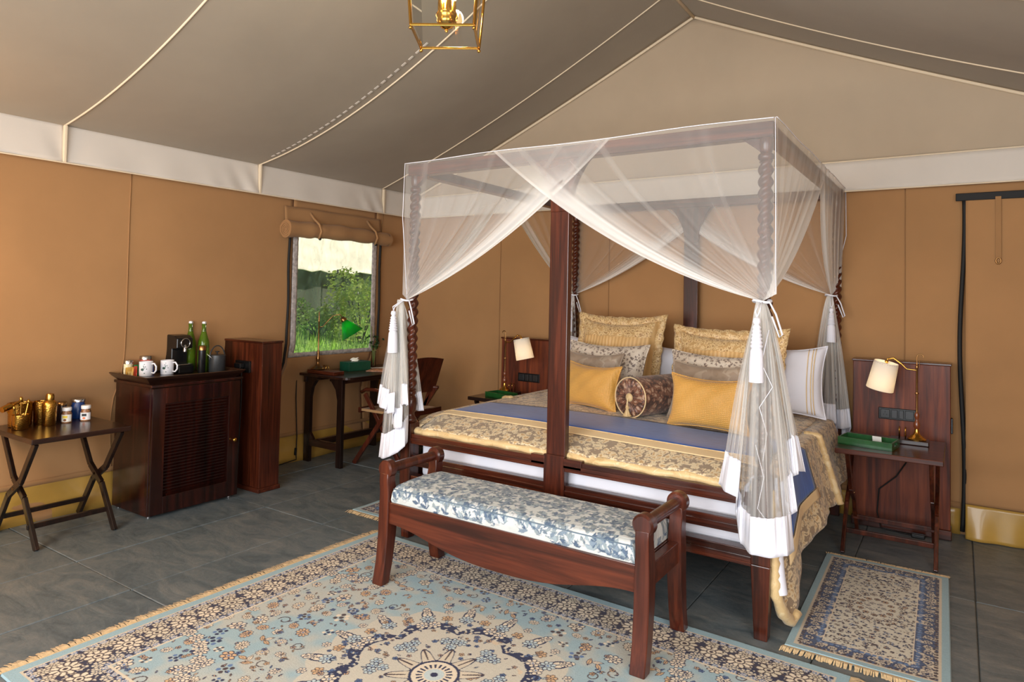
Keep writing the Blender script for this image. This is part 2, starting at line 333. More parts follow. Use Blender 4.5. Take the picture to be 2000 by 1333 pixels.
def wl_pt(y, z, off=0):
    i = min(63, max(0, int(z/2.4*63))); j = min(239, max(0, int((y+6.7)/6.8*239)))
    w = (wyn2[i, j]-.5)*.024 + (wyn[i, j]-.5)*.006
    e = min(1, abs(y+1.43)*8, abs(y+.53)*8) if .8 < z < 1.9 else 1
    return (wall_x(z) + w*min(1, (2.3-z)*3 if z < 2.3 else 0)*e + off, y, z)
mb = MB()
for (a, b, c, d) in wy:
    n = max(2, int((b-a)*28)); k = max(2, int((d-c)*28)); mb.grid([[wl_pt(lerp(a, b, i/n), lerp(c, d, j/k)) for i in range(n+1)] for j in range(k+1)])
mb.build('canvas', M['canvas'], WL, smooth=180, solid=.006)
mb = MB(); n = 180
mb.grid([[(wall_x(z)+.012+.006*sin(y*9+z*20)+(.02*max(0, sin(y*4.1)))*(z < .12), y, z) for y in np.linspace(YF, 0, n)] for z in (.0, .05, .1, .15, .2, .215)]); mb.build('vinyl_hem', M['hem'], WL, smooth=180, solid=.004)
mb = MB(); mb.grid([[(wall_x(z)+.018, y, z) for y in np.linspace(YF, 0, 60)] for z in (.205, .222, .235)]); mb.build('hem_seam', M['canvas_dk'], WL, smooth=180, solid=.004)
def valance(y0, y1, n, f, parent, name='valance'):
    mb = MB(); P = []
    for z in np.linspace(VB, EZ+.012, 10):
        P.append([f(t, z) for t in np.linspace(y0, y1, n)])
    mb.grid(P); return mb.build(name, M['valance'], parent, smooth=180, solid=.004)
cuts = [YF, -4.39, -3.087, -1.783, -.50, 0]
for a, b in zip(cuts[:-1], cuts[1:]):
    def f(y, z, a=a, b=b):
        t = (y-a)/(b-a); k = (EZ-z)/.22; near = math.exp(-((1-t)*5)**2) if b > -2 else math.exp(-((1-t)*9)**2)*.4
        return (.035 + .022*k + .010*k*sin(y*38+z*22)*near + .004*k*sin(y*17), y, z + .006*sin(pi*t)*-k)
    valance(a, b, 70, f, WL)
for y in cuts[1:-1]:
    mb = MB(); mb.box((.04, y-.008, VB), (.066, y+.008, EZ)); mb.build('valance_seam', M['seam'], WL, bevel=.003)
mb = MB(); mb.tube([(.058, y, VB-.003) for y in np.linspace(YF, 0, 50)], .005, 6); mb.build('valance_piping', M['seam'], WL, smooth=180)
for y in (-2.684, -.46): mb = MB(); mb.tube([wl_pt(y, z, .006) for z in np.linspace(.22, VB, 30)], .0035, 6); mb.build('wall_seam', M['canvas_dk'], WL, smooth=180)

WB = emptys('wall_back')
mb = MB(); bn = vnoise(60, 200, 10, 9)
def wb_y(x, z):
    i = min(59, max(0, int(z/2.4*59))); j = min(199, max(0, int(x/5.5*199))); return (bn[i, j]-.5)*.018*min(1, max(0, (2.2-z)*3))
mb.grid([[(x, wb_y(x, z)+.004, z) for x in np.linspace(-.2, XR, 150)] for z in np.linspace(0, 2.33, 60)]); mb.build('canvas', M['canvas'], WB, smooth=180, solid=.006)
mb = MB(); mb.grid([[(x, -.014+.006*sin(x*9), z) for x in np.linspace(-.15, 4.37, 120)] for z in (0, .06, .12, .165)]); mb.build('vinyl_hem', M['hem'], WB, smooth=180, solid=.004)
mb = MB(); mb.grid([[(x, -.018, z) for x in np.linspace(-.15, 4.37, 30)] for z in (.155, .172, .19)]); mb.build('hem_seam', M['canvas_dk'], WB, smooth=180, solid=.004)
for x in (1.0, 2.05, 4.08): mb = MB(); mb.tube([(x, wb_y(x, z)-.004, z) for z in np.linspace(.19, VB, 30)], .003, 6); mb.build('wall_seam', M['canvas_dk'], WB, smooth=180)
def roof_z(x, y):
    t = abs(x-RX)/RX; t = min(1, t); s = 1 - t; d = min(1, max(0, (-y)/1.6)); dd = .03 + .17*(d*d*(3-2*d)); return RZ - (RZ-EZ)*t - dd*4*s*(1-s)
mb = MB(); P = []
for k in np.linspace(0, 1, 24): P.append([(x, -.004, lerp(EZ-.01, roof_z(x, 0), k)) for x in np.linspace(0, XR, 80)])
mb.grid(P); mb.build('gable_lining', M['gable'], WB, smooth=180, solid=.004)
mb = MB()
P = [[(x, -.03-.02*(EZ-z)/.2-.003*sin(x*14)*(EZ-z)*5, z) for x in np.linspace(.03, XR-.03, 160)] for z in np.linspace(VB, 2.285, 8)]
mb.grid(P); mb.build('valance', M['valance'], WB, smooth=180, solid=.004)
mb = MB(); mb.tube([(x, -.034, 2.286) for x in np.linspace(.03, XR-.03, 20)], .005, 6); mb.tube([(x, -.053, VB) for x in np.linspace(.05, XR-.03, 20)], .005, 6); mb.build('valance_piping', M['seam'], WB, smooth=180)
mb = MB(); mb.tube([(x, -.02, roof_z(x, 0)-.012) for x in np.linspace(0.05, XR-.05, 81)], .011, 8); mb.build('gable_rope', M['seam'], WB, smooth=180)

WR = emptys('wall_right'); mb = MB(); mb.grid([[(XR, y, z) for y in np.linspace(YF, .02, 60)] for z in np.linspace(0, 2.33, 20)]); mb.build('canvas', M['canvas'], WR, smooth=180, solid=.006)
mb = MB(); mb.grid([[(XR-.05, y, z) for y in np.linspace(YF, 0, 60)] for z in np.linspace(VB, EZ+.01, 4)]); mb.build('valance', M['valance'], WR, smooth=180, solid=.004)
WF = emptys('wall_front'); mb = MB()
mb.box((-.2, YF-.02, 0), (1.25, YF, 2.33)); mb.box((4.9, YF-.02, 0), (XR, YF, 2.33)); mb.box((1.25, YF-.02, 2.45), (4.9, YF, 2.6))
mb.prism([(0, 2.33), (XR, 2.33), (RX, RZ)], lambda a, b, d: (a, d, b), YF-.02, YF); mb.build('canvas', M['canvas'], WF)
CE = emptys('ceiling'); mb = MB()
xsr = np.linspace(0, XR, 121); ysr = np.linspace(YF-.02, .0, 90)
mb.grid([[(x, y, roof_z(x, y)) for x in xsr] for y in ysr]); mb.build('roof_canvas', M['roofc'], CE, smooth=60, solid=.008)
for y in cuts[1:-1]:
    mb = MB(); o = MB()
    mb.tube([(x, y, roof_z(x, y)-.006) for x in np.linspace(.02, XR-.02, 90)], .0055, 6); mb.build('roof_seam', M['seam'], CE, smooth=180)
mb = MB(); 
for k in range(26):
    x = .25 + k*.058; z = roof_z(x, -1.9)-.010; y = -1.83-.0015*k
    mb.beam((x, y, z), (x+.034, y, roof_z(x+.034, -1.9)-.010), .014, .003)
mb.build('lacing_loops', M['valance'], CE, kind='stuff')
mb = MB(); mb.tube([(RX, y, RZ-.014) for y in np.linspace(YF, -.02, 12)], .012, 8); mb.build('ridge_rope', M['seam'], CE, smooth=180)

# window
w1 = emptys('window_1'); wy0, wy1, wz0, wz1 = -1.435, -.525, .845, 1.86
def wp(y, z, o=.0): return (wall_x(z)+o, y, z)
def band(y0, y1, z0, z1, off, mat, name, jag=.0, th=.005):
    mb = MB(); ny = max(2, int((y1-y0)*60)); nz = max(2, int((z1-z0)*60))
    mb.grid([[wp(lerp(y0, y1, i/ny)+random.uniform(-jag, jag), lerp(z0, z1, j/nz)+random.uniform(-jag, jag), off+random.uniform(-jag, jag)*.5) for i in range(ny+1)] for j in range(nz+1)]); return mb.build(name, mat, w1, smooth=180, solid=th)
band(wy0, wy0+.05, wz0, wz1, .010, M['velcro'], 'window_binding', .0015); band(wy1-.055, wy1, wz0, wz1, .010, M['velcro'], 'window_binding', .0015); band(wy0, wy1, wz0, wz0+.035, .012, M['velcro'], 'window_binding', .0015)
mb = MB(); mb.grid([[wp(y, z, -.004+.004*sin(y*16+z*5)) for y in np.linspace(wy0+.02, wy1-.02, 40)] for z in np.linspace(wz0+.01, wz1, 40)]); mb.build('pane', M['vinyl'], w1, smooth=180)
for (yy, b, t_) in ((-1.475, .71, 1.86), (-.492, .86, 1.86)):
    mb = MB(); mb.tube([wp(yy+.004*sin(z*11), z, .018) for z in np.linspace(b, t_, 24)], .010, 8); mb.build('zip_strip', M['black'], w1, smooth=180)

# rolled window flap
rf = thing('rolled_window_flap', 'rolled up tan canvas blind tied above the window', 'window blind', (.04, -.98, 1.88))
rc = (.068, 1.848)
def rollz(y): return rc[1] + .012*sin((y+1.5)*3)
ya, yb = -1.555, -.445; R = []
for i in range(60):
    y = lerp(ya, yb, i/59); rad = .066 + .004*sin(y*23) - .010*(i/59); pinch = 1 - .14*math.exp(-((y+1.27)/.03)**2) - .14*math.exp(-((y+.63)/.03)**2)
    R.append([(rc[0]+rad*pinch*cos(a)*(1+.05*sin(3*a+y*9)), y, rollz(y)+rad*pinch*sin(a)) for a in np.linspace(0, 2*pi, 28, endpoint=False)])
mb = MB(); mb.rings(R); mb.build('roll', M['canvas_dk'], rf, smooth=60)
mb = MB(); mb.tube([(rc[0]+r*cos(a), ya-.004, rollz(ya)+r*sin(a)) for a, r in [(k*.35, .008+k*.0009) for k in range(52)]], .003, 5); mb.build('roll_end_spiral', M['canvas'], rf, smooth=180)
for y in (ya+.055, yb-.03):
    mb = MB(); mb.tube([(rc[0]+.056*cos(a), y, rollz(y)+.056*sin(a)) for a in np.linspace(0, 2*pi, 24, endpoint=False)], .0045, 6, closed=True); mb.build('zip_edge', M['black'], rf, smooth=180)
mb = MB(); mb.grid([[(.018+.006*sin(y*14)+(2.035-z)*.12, y, z) for y in np.linspace(-1.53, -.50, 40)] for z in np.linspace(1.90, 2.03, 6)]); mb.build('flap_heading', M['canvas_dk'], rf, smooth=180, solid=.006)
for y in (-1.27, -.65):
    mb = MB(); mb.tube([(.025, y-.02, 2.0), (.06, y-.01, 1.95), (rc[0]+.05, y, 1.90), (rc[0]+.062, y+.01, rc[1]), (rc[0]+.03, y+.015, rc[1]-.06)], .009, 8); mb.build('tie', M['canvas'], rf, smooth=180); 
    mb = MB(); mb.ball((rc[0]+.035, y+.02, rc[1]-.058), .012); mb.build('tie_knot', M['black'], rf, smooth=180)

# door 1 (canvas flap with black zips)
d1 = emptys('door_1'); mb = MB()
mb.grid([[(x, -.045-.012*sin(z*31+.6*sin(x*5))*max(0, 1.2-z)*.6-.008*sin(x*6), z) for x in np.linspace(4.395, XR-.01, 50)] for z in np.linspace(.19, 2.0, 70)]); mb.build('door_flap', M['canvas'], d1, smooth=180, solid=.006)
mb = MB(); mb.grid([[(x, -.075-.03*(.2-z)*5*(.5+.5*sin(x*13))-.01*sin(x*37)*(.2-z)*4, z) for x in np.linspace(4.395, XR-.01, 90)] for z in np.linspace(.004, .2, 12)]); mb.build('door_hem', M['hem'], d1, smooth=180, solid=.006)
mb = MB(); mb.tube([(4.378+.012*sin(z*4.2)-.012*max(0, z-1.8)*-8*0, -.045, z) for z in np.linspace(.03, 2.0, 40)], .012, 8); mb.build('zip_strip', M['black'], d1, smooth=180)
mb = MB(); mb.box((4.345, -.06, 1.985), (XR-.02, -.045, 2.03)); mb.build('zip_strip', M['black'], d1, bevel=.004)
mb = MB(); mb.box((4.538, -.068, 1.64), (4.566, -.063, 2.0)); mb.build('strap', M['valance'] if 0 else M['canvas_dk'], d1, bevel=.001)
mb = MB(); mb.tube([(4.552+.012*cos(a), -.066, 1.625+.018*sin(a)) for a in np.linspace(0, 2*pi, 16, endpoint=False)], .004, 6, closed=True); mb.build('strap_clip', M['brass_dk'], d1, smooth=180)

# ------------------------------------------------------------------ outside
def ground(x): return float(np.interp(-x, [1.5, 5.2, 8], [-.12, .72, .9]))
gr = MB(); gr.grid([[(x, y, ground(x)) for x in np.linspace(-30, -.6, 60)] for y in np.linspace(-12, 30, 20)]); 
m = NT('lawn'); n = m.noise(m.coord(), 4, 6, .7); m.l(m.ramp(n, [(.3, (90, 132, 44)), (.7, (150, 178, 80))]), m.b.inputs['Base Color']); m.set(rough=.9)
tag(gr.build('lawn', m.m), 'sunlit green lawn outside the window', 'grass')['kind'] = 'stuff'
mb = MB(); N = 14000
for _ in range(N):
    x = random.uniform(-6.0, -1.2); y = random.uniform(-.5, 7); h = random.uniform(.06, .2); a = random.uniform(0, pi); w = .008
    g0 = ground(x); mb._add([(x-w*cos(a), y-w*sin(a), g0), (x+w*cos(a), y+w*sin(a), g0), (x+random.uniform(-.05, .05), y+random.uniform(-.05, .05), g0+h)], [(0, 1, 2)])
M['leafy'] = plain('grass blades', (140, 176, 66), .6, nz=.3, scale=3)
tag(mb.build('grass_blades', M['leafy']), 'tufts of long grass growing on the lawn outside the window', 'grass')['kind'] = 'stuff'
def leafmat(n, a, b):
    m = NT(n); nn = m.noise(m.coord(), 7, 3); m.l(m.ramp(nn, [(.35, a), (.65, b)]), m.b.inputs['Base Color']); m.set(rough=.5)
    t = m.add('BsdfTranslucent'); t.inputs[0].default_value = L4(b); mx = m.add('MixShader'); mx.inputs[0].default_value = .35; m.l(m.b.outputs[0], mx.inputs[1]); m.l(t.outputs[0], mx.inputs[2]); m.l(mx.outputs[0], m.out.inputs[0]); return m.m
LF = [leafmat('light leaf', (120, 160, 56), (196, 208, 104)), leafmat('mid leaf', (96, 132, 60), (160, 186, 100))]
def bush(loc, rx, ry, h, n, label, mat, seed):
    rr = random.Random(seed); b = thing('garden_bush', label, 'bush', loc); mb = MB()
    lobes = [(rr.uniform(-.6, .6)*rx, rr.uniform(-.6, .6)*ry, rr.uniform(.3, .82)*h, rr.uniform(.28, .5)) for _ in range(9)]
    for _ in range(n):
        lx, ly, lz, lr = rr.choice(lobes); u = Vector((rr.gauss(0, 1), rr.gauss(0, 1), rr.gauss(0, 1))).normalized()*lr*rr.uniform(.55, 1)
        p = Vector(loc) + Vector((lx+u.x*rx, ly+u.y*ry, max(.03, lz+u.z*h*.55))); s = rr.uniform(.03, .07); d = Vector((rr.gauss(0, 1), rr.gauss(0, 1), rr.gauss(0, .6))).normalized(); e = d.orthogonal().normalized()*s*.38
        mb._add([p, p+d*s*.5+e, p+d*s, p+d*s*.5-e], [(0, 1, 2, 3)])
    mb.build('foliage', mat, b, kind='stuff'); mb = MB()
    for lx, ly, lz, lr in lobes: mb.tube([loc, (loc[0]+lx*.5, loc[1]+ly*.5, loc[2]+lz*.5), (loc[0]+lx, loc[1]+ly, loc[2]+lz)], .012, 5)
    mb.build('stems', M['dark_z'], b, smooth=180)
bush((-4.2, 3.35, ground(-4.2)), .6, .72, 1.25, 3600, 'tall light green bush at the right of the window view', LF[0], 5)
bush((-4.6, 2.75, ground(-4.6)), .45, .8, .68, 1800, 'lower pale green bush in front of the dark tent wall', LF[1], 8)
nt = thing('neighbouring_tent', 'next door tent with cream flysheet and dark olive wall, seen through the window', 'tent', (-6.6, 4.5, .75))
mb = MB(); mb.grid([[(-6.2+.04*sin(y*5)+.02*sin(y*13), y, z) for y in np.linspace(1.5, 9, 80)] for z in np.linspace(.6, 1.85, 6)]); mb.build('tent_wall', plain('olive canvas', (74, 78, 62), .9, nz=.1, scale=2), nt, smooth=180, solid=.02)
mb = MB(); mb.grid([[(-5.9-2.6*t, y, 1.80+1.5*t-.25*4*t*(1-t)*abs(sin(y*.9))-.06*random.random()*(t == 0)) for y in np.linspace(1.2, 9.2, 40)] for t in np.linspace(0, 1, 14)]); mb.build('flysheet', plain('cream flysheet', (232, 224, 196), .7, nz=.04, scale=1.5), nt, smooth=180, solid=.02)
for y in (2.4, 4.3, 6.4): mb = MB(); mb.cyl((-5.9, y, ground(-5.9)), (-5.9, y, 1.82), .02, n=8); mb.build('tent_pole', M['dark_z'], nt, smooth=40)

# ------------------------------------------------------------------ rug painter
NAVY = np.array(lin((28, 34, 70))); BRN = np.array(lin((70, 52, 52))); CRM = np.array(lin((224, 208, 182))); BLU = np.array(lin((160, 190, 198))); BEI = np.array(lin((212, 198, 172))); PAL = np.array(lin((190, 202, 200))); MID = np.array(lin((92, 118, 158))); ORG = np.array(lin((210, 172, 128)))
def stamp(C, X, Y, dx, cx, cy, r, n, fill, line, rot=0, ctr=None, kind=0, asp=1.0):
    x0, y0 = X[0, 0], Y[0, 0]; j0 = max(0, int((cx-r*1.3-x0)/dx)); j1 = min(C.shape[1], int((cx+r*1.3-x0)/dx)+2); i0 = max(0, int((cy-r*1.3-y0)/dx)); i1 = min(C.shape[0], int((cy+r*1.3-y0)/dx)+2)
    if j1 <= j0 or i1 <= i0: return
    lx = X[i0:i1, j0:j1]-cx; ly = Y[i0:i1, j0:j1]-cy; c, s = cos(rot), sin(rot); lx, ly = lx*c+ly*s, (-lx*s+ly*c)/asp
    rr = np.hypot(lx, ly)/r; th = np.arctan2(ly, lx); sub = C[i0:i1, j0:j1]; lw = max(.13, dx*1.25/r)
    if kind == 0:    # rosette
        e = .72+.28*np.abs(np.cos(n*th/2)); ins = rr < e; sub[ins] = fill; sub[ins & (rr > e-lw)] = line
        sub[ins & (np.abs(np.sin(n*th/2)) > .90) & (rr > .42) & (rr < .8)] = line; sub[(rr < .40) & (rr > .40-lw*.8)] = line; sub[rr < .16] = line if ctr is None else ctr
    elif kind == 1:  # leaf
        e = np.abs(ly)/r < .38*np.cos(np.clip(lx/r, -1, 1)*pi/2)**1.2; ins = e & (np.abs(lx) < r); sub[ins] = fill
        e2 = np.abs(ly)/r > .38*np.cos(np.clip(lx/r, -1, 1)*pi/2)**1.2-lw*.8; sub[ins & e2] = line; sub[ins & (np.abs(ly) < lw*r*.3) & (lx > -.6*r)] = line
    elif kind == 2:  # spray of dots/petals
        for k in range(n):
            a = 2*pi*k/n; q = np.hypot(lx-.62*r*cos(a), ly-.62*r*sin(a)) < r*.24; sub[q] = line if k % 2 else fill
        sub[rr < .25] = line
    elif kind == 3:  # curl outline
        sub[(np.abs(rr-(.35+.6*((th+pi)/(2*pi)))) < lw*.7) & (rr < 1.05)] = line
def paint(w, h, dx, big, seed):
    nx, ny = int(w/dx)+1, int(h/dx)+1; X, Y = np.meshgrid(np.linspace(-w/2, w/2, nx), np.linspace(-h/2, h/2, ny)); dx = X[0, 1]-X[0, 0]; r = np.random.default_rng(seed)
    n = (.5*vnoise(ny, nx, 12 if big else 9, seed)+.5*vnoise(ny, nx, 46, seed+9))[..., None]; C = ((BLU*.62+PAL*.2)*(1-sm(n, .30, .70)) + (BEI*.40+PAL*.50)*.9*sm(n, .30, .70)) if big else (BEI*.75+PAL*.25)*(.92+.16*n)
    e = np.minimum(w/2-np.abs(X), h/2-np.abs(Y)); ob = .045 if big else .035; bw = .20 if big else .085
    # field flowers
    fx, fy = w/2-ob-bw, h/2-ob-bw; pts = []; tries = 0; R0 = .037 if big else .015; md = .068 if big else .027
    while tries < 9000:
        tries += 1; p = r.uniform(-1, 1, 2)*(fx, fy)
        if big and np.hypot(p[0], p[1]) < .53: continue
        if not big and np.hypot(p[0]*1.3, p[1]) < .13: continue
        if all((p[0]-q[0])**2+(p[1]-q[1])**2 > md*md for q in pts): pts.append(p)
    for k, p in enumerate(pts):
        z = r.random(); rad = R0*(.62+.5*r.random()); ln = NAVY if r.random() < .5 else BRN
        if z < .5: stamp(C, X, Y, dx, p[0], p[1], rad, int(r.integers(6, 13)), CRM if r.random() < .8 else ORG, ln, r.uniform(0, 6), MID if r.random() < .4 else None, asp=.8)
        elif z < .75: stamp(C, X, Y, dx, p[0], p[1], rad, int(r.integers(5, 9)), MID if r.random() < .5 else CRM, ln, r.uniform(0, 6), kind=2)
        elif z < .9:
            for q in range(3): stamp(C, X, Y, dx, p[0]+rad*.6*cos(q*1.3), p[1]+rad*.6*sin(q*1.3), rad*.75, 0, CRM if q % 2 else ORG, ln, q*1.3+k, kind=1)
        else: stamp(C, X, Y, dx, p[0], p[1], rad*.9, 0, CRM, BRN, r.uniform(0, 6), kind=3)
    for _ in range(900 if big else 600):
        p = r.uniform(-1, 1, 2)*(fx, fy)
        if big and np.hypot(*p) < .52: continue
        stamp(C, X, Y, dx, p[0], p[1], R0*.34, 5, ORG if r.random() < .5 else MID, BRN if r.random() < .5 else NAVY, r.uniform(0, 6), kind=1 if r.random() < .6 else 0)
    # border
    bz = (e > ob) & (e < ob+bw); C[bz] = (NAVY*.6+BRN*.25) if big else MID*.35+NAVY*.4+BRN*.2; n2 = vnoise(ny, nx, int(w/dx/3.2), seed+2); C[bz & (n2 > .62)] = CRM*.8
    def walk(off, step, rad, kn, fill, ln, ph=0):
        hx, hy = w/2-off, h/2-off; per = [(-hx, -hy, hx, -hy), (hx, -hy, hx, hy), (hx, hy, -hx, hy), (-hx, hy, -hx, -hy)]; i = 0
        for a, b, c, d in per:
            L = abs(c-a)+abs(d-b); N = max(1, round(L/step))
            for k in range(N):
                t = (k+ph)/N; i += 1; stamp(C, X, Y, dx, lerp(a, c, t), lerp(b, d, t), rad*(1+.12*(i % 2)), kn if i % 2 else kn-2, fill if i % 3 else BEI, ln, i*.7, kind=0 if i % 4 else 0)
    if big:
        walk(ob+.10, .105, .050, 10, CRM, BRN); walk(ob+.040, .062, .027, 8, BEI, BRN, .3); walk(ob+.163, .062, .026, 8, BEI, NAVY, .7)
        for o2 in (.012, .188): walk(ob+o2, .034, .013, 6, CRM, MID, .5)
        gl = (e > ob+bw-.004) & (e < ob+bw+.006); C[gl] = BEI
        # spandrel corners
        for sx in (-1, 1):
            for sy in (-1, 1):
                for k in range(9): a = k/8*pi/2; stamp(C, X, Y, dx, sx*(fx-.30*cos(a)-.0), sy*(fy-.30*sin(a)), .032, 8, CRM, NAVY, a)
    else:
        walk(ob+.040, .046, .020, 8, CRM*.8, NAVY); walk(ob+.012, .022, .009, 6, BEI*.8, BRN, .4); walk(ob+.072, .022, .009, 6, BEI, MID, .4); gl = (e > ob+bw) & (e < ob+bw+.006); C[gl] = CRM
    C[(e <= ob)] = BLU*.82; C[(e > ob-.004) & (e <= ob+.004)] = CRM*.8
    # medallion
    rr = np.hypot(X, Y*(1 if big else .72)); th = np.arctan2(Y, X); k = 1 if big else .27
    if big:
        e1 = .455+.035*np.abs(np.cos(8*th)); ins = rr < e1; C[ins] = (CRM*.45+BEI*.2+PAL*.25)*.95
        q = ins & (rr > .30) & (rr < .32) & (vnoise(ny, nx, 60, 77) > .55); C[q] = ORG*.3+CRM*.6
        for i in range(16):
            a = 2*pi*i/16; d = (cos(a), sin(a)); stamp(C, X, Y, dx, .455*d[0], .455*d[1], .066, 0, CRM, NAVY, a, kind=1); stamp(C, X, Y, dx, .415*d[0], .415*d[1], .034, 8, PAL, NAVY, a, MID)
            stamp(C, X, Y, dx, .50*d[0], .50*d[1], .020, 3, CRM, NAVY, a)
            b = a+pi/16; stamp(C, X, Y, dx, .415*cos(b), .415*sin(b), .026, 6, ORG, BRN, b); stamp(C, X, Y, dx, .365*cos(b), .365*sin(b), .018, 5, MID, NAVY, b)
        for k2 in range(260):
            a = r.uniform(0, 2*pi); q_ = r.uniform(.12, .45); stamp(C, X, Y, dx, q_*cos(a), q_*sin(a), r.uniform(.008, .015), 5, (CRM, MID, PAL, ORG)[k2 % 4], NAVY if k2 % 3 else BRN, a, kind=0 if k2 % 2 else 1)
        for i in range(32):
            a = 2*pi*i/32; stamp(C, X, Y, dx, .475*cos(a), .475*sin(a), .020, 6, CRM, NAVY, a); stamp(C, X, Y, dx, .39*cos(a), .39*sin(a), .017, 5, PAL, NAVY, a, kind=1)
        e2 = .285+.045*np.abs(np.cos(4*th+.0)); bd = (rr > e2) & (rr < e2+.035+.02*np.abs(np.sin(8*th))); n3 = vnoise(ny, nx, 220, 5); C[bd & (n3 > .38)] = NAVY
        for i in range(8):
            a = 2*pi*i/8+pi/8
            for j in (-.13, 0, .13): stamp(C, X, Y, dx, .235*cos(a+j), .235*sin(a+j), .026, 6, PAL, NAVY, a, MID)
            stamp(C, X, Y, dx, .195*cos(a), .195*sin(a), .024, 6, PAL, NAVY, a, MID)
            a = 2*pi*i/8; 
            for j in (-.5, .5): stamp(C, X, Y, dx, .365*cos(a+j*.14), .365*sin(a+j*.14), .030, 6, CRM, NAVY, a, MID)
        st = .095+.085*(np.abs(np.cos(5*th))**2.2); ins = rr < st; C[ins] = CRM*.85; C[ins & (rr > st-.010)] = NAVY; C[ins & (np.abs(np.sin(5*th)) < .12) & (rr > .1)] = BRN
        C[rr < .092] = NAVY; C[rr < .082] = CRM; C[(rr < .066) & (rr > .042) & (np.cos(20*th) > .1)] = NAVY; C[rr < .036] = PAL; C[rr < .014] = NAVY
    else:
        for q, nn, rd in ((.105, 18, .017), (.066, 12, .015), (.03, 6, .012)):
            for i in range(nn): a = 2*pi*i/nn; stamp(C, X, Y, dx, q*cos(a), q*sin(a)*1.35, rd, 6, CRM if nn != 12 else ORG, BRN if nn > 10 else NAVY, a)
    return X, Y, np.clip(C*(.94+.12*r.random((ny, nx, 1))), 0, 1)
M['rug'] = attr_mat('woven rug pile', .95, .25, 500); M['fringe'] = fabric('rug fringe', (212, 184, 140), nz=.1, blot=60)
def make_rug(name, label, w, h, dx, cx, cy, rz, fr_axis, fl_len, seed, big):
    t = thing(name, label, 'rug', (cx, cy, 0), rz=rz); X, Y, C = paint(w, h, dx, big, seed); th = .009
    Z = th + .0006*(RNG.random(X.shape)-.5) + .002*vnoise(X.shape[0], X.shape[1], 7, seed); e = np.minimum(w/2-np.abs(X), h/2-np.abs(Y)); Z = np.where(e < dx*.6, .001, Z)
    mb = MB(); mb.grid(np.stack([X, Y, Z], -1)); mb.attr['col'] = C.reshape(-1, 3); mb.build('pile', M['rug'], t, local=True)
    for s in (-1, 1):
        mb = MB(); L = h if fr_axis == 'x' else w; N = int(L/.0042)
        for k in range(N):
            a = -L/2 + L*(k+.5)/N; ln = fl_len*random.uniform(.8, 1.08); off = random.uniform(-.008, .008)+.006*sin(a*9); wd = .0029; E_ = (w if fr_axis == 'x' else h)/2 - .002
            q = [(E_*s, a-wd, .007), (E_*s, a+wd, .007), ((E_+ln*.5)*s, a+wd+off*.6, .010), ((E_+ln*.5)*s, a-wd+off*.6, .010), ((E_+ln)*s, a+wd*.8+off, .002), ((E_+ln)*s, a-wd*.8+off, .002)]
            if fr_axis == 'y': q = [(b, a_, c) for a_, b, c in q]
            mb._add(q, [(0, 1, 2, 3), (3, 2, 4, 5)])
        mb.build('fringe', M['fringe'], t, local=True, kind='stuff')
    return t
make_rug('persian_rug', 'large pale blue patterned rug with round medallion in the foreground', 2.42, 1.80, .0025, 2.81, -2.975, radians(-1.2), 'x', .066, 11, True)
make_rug('bedside_rug', 'small beige and blue rug beside the right nightstand', .555, 1.16, .0035, 4.055, -1.42, radians(1.0), 'y', .045, 21, False)
make_rug('bedside_rug', 'small rug on the left side of the bed, mostly hidden behind the bench', .555, 1.12, .005, 1.48, -1.31, radians(0), 'y', .045, 31, False)

# ------------------------------------------------------------------ bed
BX0, BX1, BY0, BY1, BH = 1.78, 3.70, -1.99, -.06, 2.10; BXM = 2.738
bed = thing('four_poster_bed', 'dark mahogany four poster bed with twisted posts and canopy frame', 'bed', (BXM, -1.02, 0))
def post(x, y):
    mb = MB(); s = .038
    sx = 1
    mb.hexa([(x-.026, y-.026, 0), (x+.026, y-.026, 0), (x+.026, y+.026, 0), (x-.026, y+.026, 0)], [(x-s, y-s, .30), (x+s, y-s, .30), (x+s, y+s, .30), (x-s, y+s, .30)])
    mb.box((x-s, y-s, .30), (x+s, y+s, .64)); p = mb.build('post', M['mahog_z'], bed, bevel=.004)
    mb = MB(); mb.lathe([(.03, .64), (.036, .648), (.036, .662), (.026, .672), (.022, .69), (.032, .71), (.038, .745), (.034, .775), (.024, .79), (.03, .80), (.03, .812), (.022, .82)], (x, y, 0), 24)
    prof = [(.0265, z) for z in np.linspace(.82, 1.94, 260)]
    mb.lathe(prof, (x, y, 0), 28, mod=lambda t, z: 1 + .20*cos(2*(t - z*2*pi/.10)))
    mb.lathe([(.022, 1.94), (.032, 1.95), (.032, 1.965), (.022, 1.975), (.028, 1.99), (.03, 2.02), (.028, 2.05)], (x, y, 0), 24); mb.build('twisted_shaft', M['mahog_z'], p, smooth=50)
    return p
for x in (BX0, BX1):
    for y in (BY0, BY1): post(x, y)
